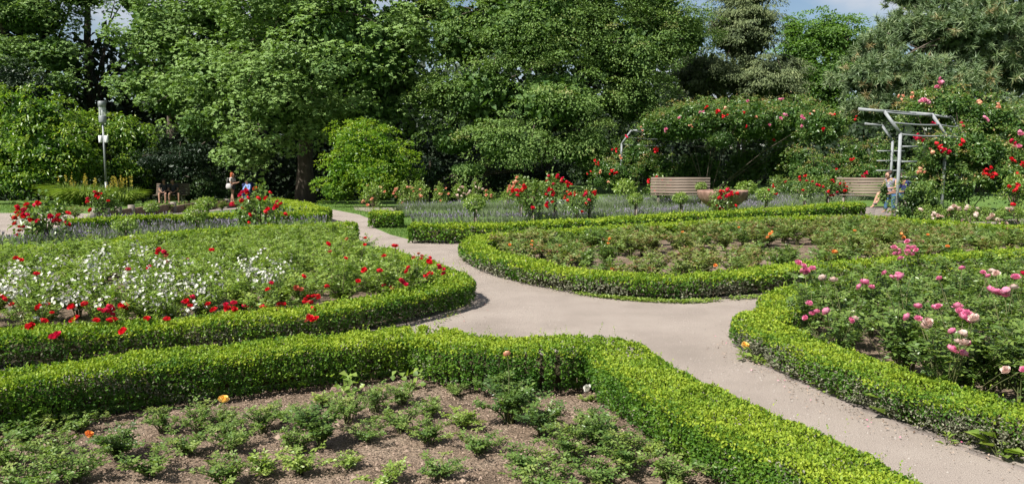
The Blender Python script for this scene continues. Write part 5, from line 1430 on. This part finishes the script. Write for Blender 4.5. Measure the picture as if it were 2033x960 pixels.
g = bpy.data.materials.new('lamp glass'); g.use_nodes = True
gp_ = g.node_tree.nodes['Principled BSDF']; gp_.inputs['Base Color'].default_value = (.8, .85, .85, 1); gp_.inputs['Roughness'].default_value = .08; gp_.inputs['Alpha'].default_value = .30
M['lampglass'] = g
lamp()

# ---------------------------------------------------------------- low board edging of the upper path
def edging():
    pts = [gp(px, py) for px, py in ((188, 440), (212, 439), (236, 436), (262, 432), (300, 427), (345, 423), (400, 418), (452, 413), (490, 409))]
    o = thing('board_edging', 'low brown board edging with square posts along the upper left path', 'edging', (pts[0][0], pts[0][1], float(tz(*pts[0]))))
    for i, p in enumerate(pts):
        A = Acc(); z = float(tz(*p)); box(A, (p[0], p[1], z + .17), (.16, .16, .40), .2, bev=.015); part('post', A, 'stake', o)
        if i:
            q = pts[i - 1]; a = math.atan2(p[1] - q[1], p[0] - q[0]); L_ = math.hypot(*(p - q)) - .16; m = (p + q) / 2
            A = Acc(); box(A, (m[0], m[1] + .02, float(tz(*m)) + .15), (L_, .06, .26), a, bev=.01); part('board', A, 'brick', o)
edging()

# ---------------------------------------------------------------- paving and kerb at the pergola
def paving():
    c = gp(1738, 424); root = sheet('terrace', pxpoly([(1690, 411), (1790, 411), (1800, 441), (1716, 441)]), .008, 'soil')
    A = Acc(); box(A, (0, 0, 0), (.56, .36, .05), bev=.008); me = A.mesh('paving_slab', 'paver')
    poly = pxpoly([(1695, 412), (1785, 412), (1795, 440), (1718, 440)])
    u = norm(poly[2] - poly[1]); n = np.array([-u[1], u[0]])
    for i in range(-7, 8):
        for j in range(-14, 14):
            p = c + n * (i * .575 + (.28 if j % 2 else 0)) + u * j * .375
            if inpoly(p[0], p[1], poly):
                link('paving_slab', me, root, (p[0], p[1], .018 + random.uniform(0, .006)), (random.uniform(-.008, .008), random.uniform(-.008, .008), math.atan2(n[1], n[0])))
    pts = spline([gp(x, y) for x, y in ((1800, 447), (1860, 449), (1920, 451), (1975, 449), (2033, 443), (2100, 436))], .1)
    o = thing('stone_kerb', 'low grey stone kerb in front of the pale roses', 'kerb', (pts[0][0], pts[0][1], 0))
    s = np.concatenate([[0], np.cumsum(np.linalg.norm(np.diff(pts, axis=0), axis=1))]); k = 0.0
    while k < s[-1] - .5:
        i = int(np.searchsorted(s, k)); j = int(np.searchsorted(s, k + .46)); p, q = pts[i], pts[min(j, len(pts) - 1)]
        A = Acc(); m = (p + q) / 2; box(A, (m[0], m[1], .045 + random.uniform(0, .012)), (.45, .16, .15), math.atan2(q[1] - p[1], q[0] - p[0]), bev=.015); part('kerb_stone', A, 'paver', o)
        k += .49
paving()
# ---------------------------------------------------------------- people
def skinmesh(name, V_, E_, rad, mat, parent, smooth=2, root=0):
    me = bpy.data.meshes.new(name)
    me.from_pydata([tuple(v) for v in V_], E_, [])
    bm = bmesh.new(); bm.from_mesh(me)
    ly = bm.verts.layers.skin.verify(); bm.verts.ensure_lookup_table()
    for i, v in enumerate(bm.verts):
        r_ = rad[i]; v[ly].radius = r_ if hasattr(r_, '__len__') else (r_, r_); v[ly].use_root = (i == root)
    bm.to_mesh(me); bm.free()
    me.materials.append(M[mat])
    o = link(name, me, parent)
    sk = o.modifiers.new('skin', 'SKIN'); sk.use_smooth_shade = True
    ss = o.modifiers.new('sub', 'SUBSURF'); ss.levels = smooth; ss.render_levels = smooth
    return o
for k, c in (('skin', (.36, .205, .145)), ('skindark', (.25, .135, .09)), ('redhair', (.30, .075, .025)), ('darkhair', (.035, .022, .015)), ('whitetop', (.46, .43, .41)), ('blackcloth', (.018, .018, .02)), ('lilac', (.20, .19, .26)), ('greyshort', (.30, .32, .38)),
             ('jeans', (.035, .085, .17)), ('bluecloth', (.16, .25, .50)), ('navy', (.015, .022, .09)), ('greybag', (.38, .36, .36)), ('shoe', (.10, .11, .12)), ('sole', (.65, .63, .6)), ('blackglass', (.01, .01, .01)), ('cream', (.6, .55, .45))):
    M[k] = flat(k, c, .45 if k == 'blackglass' else .75, var=.12, scale=20)

def person(label, loc, rz, J, clothes, hair, scale=1.0, group=None, shoes='shoe', glasses=False, skin='skin', female=False):
    """J: joints in metres, x right, -y forward; the body is one skinned surface"""
    o = thing('person', label, 'person', loc, rz, group, scale)
    names = []; V_ = []; E_ = []; rad = []
    def add(n, p, r_, par=None):
        names.append(n); V_.append(p); rad.append(r_)
        if par is not None: E_.append((names.index(par), len(V_) - 1))
    g = lambda a, b, t: tuple(np.array(J[a]) * (1 - t) + np.array(J[b]) * t)
    add('pelvis', J['pelvis'], (.135, .10))
    add('waist', g('pelvis', 'chest', .5), (.115, .085), 'pelvis'); add('chest', J['chest'], (.14, .095), 'waist')
    add('neckb', g('chest', 'head', .42), (.07, .055), 'chest'); add('neck', g('chest', 'head', .62), .045, 'neckb')
    hd = np.array(J['head']); fw = np.array(J.get('look', (0, -1, 0)), float); fw = fw / np.linalg.norm(fw); rt = np.cross(fw, [0, 0, 1.0]); rt /= np.linalg.norm(rt)
    add('jaw', tuple(hd + fw * .015 + [0, 0, -.055]), (.062, .068), 'neck'); add('head', tuple(hd + [0, 0, .02]), (.078, .088), 'jaw'); add('crown', tuple(hd + [0, 0, .085]), (.055, .062), 'head')
    add('nose', tuple(hd + fw * .098 + [0, 0, -.005]), .012, 'head')
    for s, sd in ((-1, 'l'), (1, 'r')):
        add('ear' + sd, tuple(hd + rt * s * .085), .014, 'head')
        add('sho' + sd, J['sho' + sd], .056, 'neckb'); add('elb' + sd, J['elb' + sd], .041, 'sho' + sd)
        add('wri' + sd, J['wri' + sd], .027, 'elb' + sd)
        h_ = np.array(J['wri' + sd], float) - np.array(J['elb' + sd]); h_ /= np.linalg.norm(h_); h_ = h_ + np.array(J.get('hand' + sd, (0, 0, 0)), float); h_ /= np.linalg.norm(h_)
        q = np.cross(h_, [0, .3, 1.0]); q /= np.linalg.norm(q); w0 = np.array(J['wri' + sd])
        add('palm' + sd, tuple(w0 + h_ * .065), (.034, .018), 'wri' + sd)
        for k, ln in enumerate((.062, .07, .066, .05)):
            b = w0 + h_ * .085 + q * (k - 1.5) * .019
            add('fa%d%s' % (k, sd), tuple(b + h_ * .02), .0095, 'palm' + sd); add('fb%d%s' % (k, sd), tuple(b + h_ * ln + [0, 0, -.018]), .0075, 'fa%d%s' % (k, sd))
        add('th' + sd, tuple(w0 + h_ * .05 - q * .045), .0105, 'palm' + sd)
        add('hip' + sd, J['hip' + sd], .088, 'pelvis'); add('kne' + sd, J['kne' + sd], .057, 'hip' + sd); add('calf' + sd, g('kne' + sd, 'ank' + sd, .35), .056, 'kne' + sd)
        add('ank' + sd, J['ank' + sd], .036, 'calf' + sd); f_ = np.array(J.get('toe' + sd, (0, -.16, -.05)), float)
        add('toe' + sd, tuple(np.array(J['ank' + sd]) + f_), (.038, .026), 'ank' + sd)
    skinmesh('body', V_, E_, rad, skin, o)
    N_ = {n: i for i, n in enumerate(names)}
    for nm, mat, chains, inc in clothes:
        vs = []; es = []; rs = []; mp_ = {}
        for ch in chains:
            prev = None
            for key in ch:
                key, r_ = key if isinstance(key, tuple) else (key, None)
                if key not in mp_:
                    mp_[key] = len(vs)
                    if '>' in key:
                        a, b, t = key.split('>'); t = float(t); p = np.array(V_[N_[a]]) * (1 - t) + np.array(V_[N_[b]]) * t
                        ra, rb = (np.array(rad[N_[q_]]) * np.ones(2) for q_ in (a, b)); rr_ = tuple(ra * (1 - t) + rb * t + inc)
                    else:
                        p = V_[N_[key]]; rr_ = tuple(np.array(rad[N_[key]]) * np.ones(2) + inc)
                    vs.append(tuple(p)); rs.append(r_ or rr_)
                if prev is not None: es.append((mp_[prev], mp_[key]))
                prev = key
        skinmesh(nm, vs, es, rs, mat, o)
    for sd in 'lr':
        a = np.array(J['ank' + sd]); f_ = np.array(J.get('toe' + sd, (0, -.16, -.05)), float)
        if shoes: skinmesh('shoe', [a + [0, .03, -.045] , a + f_ * .5 + [0, 0, -.02], a + f_ * 1.12], [(0, 1), (1, 2)], [(.045, .035), (.046, .032), (.042, .026)], shoes, o)
    # hair
    hp, hm, long_ = hair
    A = Acc(); r = np.random.default_rng(3); nst = 260
    vs = [hd + [0, 0, .105] + fw * .005, hd + [0, 0, .055] - fw * .045, hd - fw * .06 + [0, 0, -.05]]
    rs = [(.125, .12), (.14, .135), (.11, .09)]
    if long_:
        vs += [hd - fw * .085 + [0, 0, -.14], hd - fw * .10 + [0, 0, -long_]]; rs += [(.13, .085), (.09, .05)]
    skinmesh('hair', vs, [(k, k + 1) for k in range(len(vs) - 1)], rs, hm, o, 1)
    for s in (-1, 1):
        A = Acc(); e = hd + fw * .082 + rt * s * .032 + [0, 0, .018]
        lathe(A, [(0, -.012), (.012, -.008), (.015, 0), (.012, .008), (0, .012)] if not glasses else [(0, -.02), (.022, -.012), (.026, 0), (.022, .012), (0, .02)], 10, tuple(e))
        link('eye' if not glasses else 'sunglasses', A.mesh('eye', 'blackglass', True), o)
    A = Acc(); box(A, tuple(hd + fw * .078 + [0, 0, -.055]), (.045, .012, .010), math.atan2(rt[1], rt[0])); link('mouth', A.mesh('mouth', 'lips'), o)
    return o
M['lips'] = flat('lips', (.36, .12, .10))

# woman with red hair, standing side on, looking down at what she holds
b = at(460, 43.0); zz = float(tz(*b))
S0 = dict(pelvis=(0, .02, .90), chest=(0, .02, 1.24), head=(.0, -.04, 1.52), look=(.1, -1, -.45), shol=(-.17, .03, 1.33), shor=(.17, .03, 1.33), elbl=(-.22, -.06, 1.05), elbr=(.22, -.06, 1.05), wril=(-.08, -.27, 1.10), wrir=(.08, -.27, 1.12),
          hipl=(-.09, .02, .86), hipr=(.09, .02, .86), knel=(-.10, -.04, .48), kner=(.10, .10, .48), ankl=(-.10, -.10, .08), ankr=(.10, .20, .09), toel=(0, -.17, -.04), toer=(0, -.16, -.05))
pw = person('red haired woman standing in white top and black skirt with grey shoulder bag', (b[0], b[1], zz), R(75), S0,
            [('top', 'whitetop', [['waist', 'chest', 'neckb'], ['neckb', 'shol', 'shol>elbl>.6'], ['neckb', 'shor', 'shor>elbr>.6']], .018),
             ('skirt', 'blackcloth', [['waist', ('pelvis', (.16, .13)), ('hipl>knel>.45', (.13, .13))], ['pelvis', ('hipr>kner>.45', (.13, .13))]], .02)], ('long', 'redhair', .28), shoes='sole')
A = Acc(); lathe(A, [(0, -.17), (.12, -.16), (.16, -.05), (.13, .10), (.06, .15), (0, .15)], 14); A.v = [v * [.55, 1.15, 1] for v in A.v]
bag = link('shoulder_bag', A.mesh('shoulder_bag', 'greybag', True), None, (b[0] - .12, b[1] - .26, zz + .93), (0, 0, R(75)), label='grey shoulder bag hanging at the hip of the red haired woman', cat='bag')
A = Acc(); tube(A, [(0, -.12, .12), (.03, -.10, .40), (.02, .08, .44), (0, .12, .12)], .012, 5); link('strap', A.mesh('strap', 'greybag'), bag)

SIT = dict(pelvis=(0, .12, .52), chest=(0, .17, .86), head=(0, .10, 1.17), look=(0, -1, -.25), shol=(-.18, .17, .97), shor=(.18, .17, .97), elbl=(-.23, .04, .72), elbr=(.23, .04, .72), wril=(-.10, -.16, .64), wrir=(.10, -.18, .64),
           hipl=(-.10, .08, .52), hipr=(.10, .08, .52), knel=(-.16, -.36, .54), kner=(.16, -.36, .54), ankl=(-.17, -.36, .10), ankr=(.15, -.42, .10))
def seated(**k):
    d = dict(SIT); d.update(k); return d
def shade_sitter(px, label, mat, sh, rz, J):
    b = at(px, 41.5); z = float(tz(*b))
    return person(label, (b[0], b[1], z), rz, J, [('shirt', mat, [['pelvis', 'waist', 'chest', 'neckb'], ['neckb', 'shol', 'shol>elbl>.7'], ['neckb', 'shor', 'shor>elbr>.7']], .02),
                                                 ('shorts', sh, [['pelvis', 'hipl', 'hipl>knel>.8'], ['pelvis', 'hipr', 'hipr>kner>.8']], .02)], ('short', 'darkhair', 0), group=None, skin='skindark')  # darker skin colour stands in for the shade on the bench
shade_sitter(322, 'person in black top sitting at the left of the shaded bench', 'blackcloth', 'blackcloth', R(12), seated(ankl=(-.12, -.50, .10)))
shade_sitter(341, 'person in dark clothes sitting with spread knees at the right of the shaded bench', 'blackcloth', 'blackcloth', R(18), seated(kner=(.30, -.32, .54), ankr=(.28, -.30, .10), head=(-.03, .06, 1.15)))
# crouching person in blue behind the big red standard
b = at(486, 43.5); z = float(tz(*b))
person('person in blue clothes sitting low behind the large red standard rose', (b[0], b[1], z), R(-30), seated(),
       [('jacket', 'bluecloth', [['pelvis', 'waist', 'chest', 'neckb'], ['neckb', 'shol', 'elbl', 'elbl>wril>.8'], ['neckb', 'shor', 'elbr', 'elbr>wrir>.8']], .02), ('trousers', 'navy', [['pelvis', 'hipl', 'knel', 'calfl'], ['pelvis', 'hipr', 'kner', 'calfr']], .018)], ('short', 'darkhair', 0))
b = at(492, 44.4); z = float(tz(*b))
o = thing('waste_bin', 'dark blue bin standing in the shade behind the person in blue', 'bin', (b[0], b[1], z))
A = Acc(); lathe(A, [(0, 0), (.27, 0), (.30, .06), (.34, .95), (.33, .98), (0, .98)], 20); link('bin_body', A.mesh('bin_body', 'navy', True), o)
A = Acc(); lathe(A, [(.36, .96), (.37, 1.0), (.34, 1.06), (.2, 1.12), (0, 1.13)], 20); link('lid', A.mesh('lid', 'navy', True), o)

# woman on the right bench
bo_, bb, bz, brz = B2
c_, s_ = math.cos(brz), math.sin(brz)
def onbench(x, y): return (bb[0] + x * c_ - y * s_, bb[1] + x * s_ + y * c_, bz)
W = seated(head=(-.05, .02, 1.16), look=(-.45, -1, -.55), chest=(-.01, .14, .87), wril=(-.10, -.20, .68), wrir=(.08, -.20, .70), elbl=(-.24, .02, .72), elbr=(.24, .02, .74),
           knel=(-.14, -.38, .55), kner=(.06, -.42, .60), ankl=(-.26, -.50, .10), ankr=(-.05, -.72, .22), toel=(-.02, -.16, -.05), toer=(.02, -.17, .0))
person('woman with dark hair and sunglasses in lilac top seated on the right bench', onbench(.70, -.16), brz - .45, W,
       [('top', 'lilac', [['pelvis>waist>.5', 'waist', 'chest', 'neckb'], ['neckb', ('shol', (.062, .062))], ['neckb', ('shor', (.062, .062))]], .018), ('shorts', 'greyshort', [['pelvis', 'hipl', 'hipl>knel>.5'], ['pelvis', 'hipr', 'hipr>kner>.5']], .02)],
       ('bun', 'darkhair', 0), glasses=True, skin='skin')
A = Acc(); box(A, (0, 0, 0), (.14, .20, .02), bev=.004)
p = onbench(.55, -.40); link('book', A.mesh('book', 'cream'), None, (p[0], p[1], bz + .72), (.5, .1, brz), label='small pale book in the hands of the woman on the right bench', cat='book')
# man in jeans half hidden by the rose at the post
b = at(1792, 24.4)
person('man in jeans and dark shirt half hidden by rose leaves at the pergola post', (b[0], b[1], 0), R(-78), seated(head=(0, -.02, 1.14), wril=(-.10, -.30, .66), wrir=(.10, -.32, .66), ankl=(-.14, -.40, .09), ankr=(.15, -.36, .09)),
       [('shirt', 'navy', [['pelvis', 'waist', 'chest', 'neckb'], ['neckb', 'shol', 'shol>elbl>.8'], ['neckb', 'shor', 'shor>elbr>.8']], .02), ('jeans', 'jeans', [['pelvis', 'hipl', 'knel', 'calfl', 'calfl>ankl>.9'], ['pelvis', 'hipr', 'kner', 'calfr', 'calfr>ankr>.9']], .02)], ('short', 'darkhair', 0), skin='skindark')
o = thing('stone_block', 'low stone seat under the man in jeans behind the rose', 'stone seat', (b[0] + .1, b[1], 0), R(-78))
A = Acc(); box(A, (0, .12, .20), (.8, .42, .40), bev=.02); link('seat', A.mesh('seat', 'paver'), o)
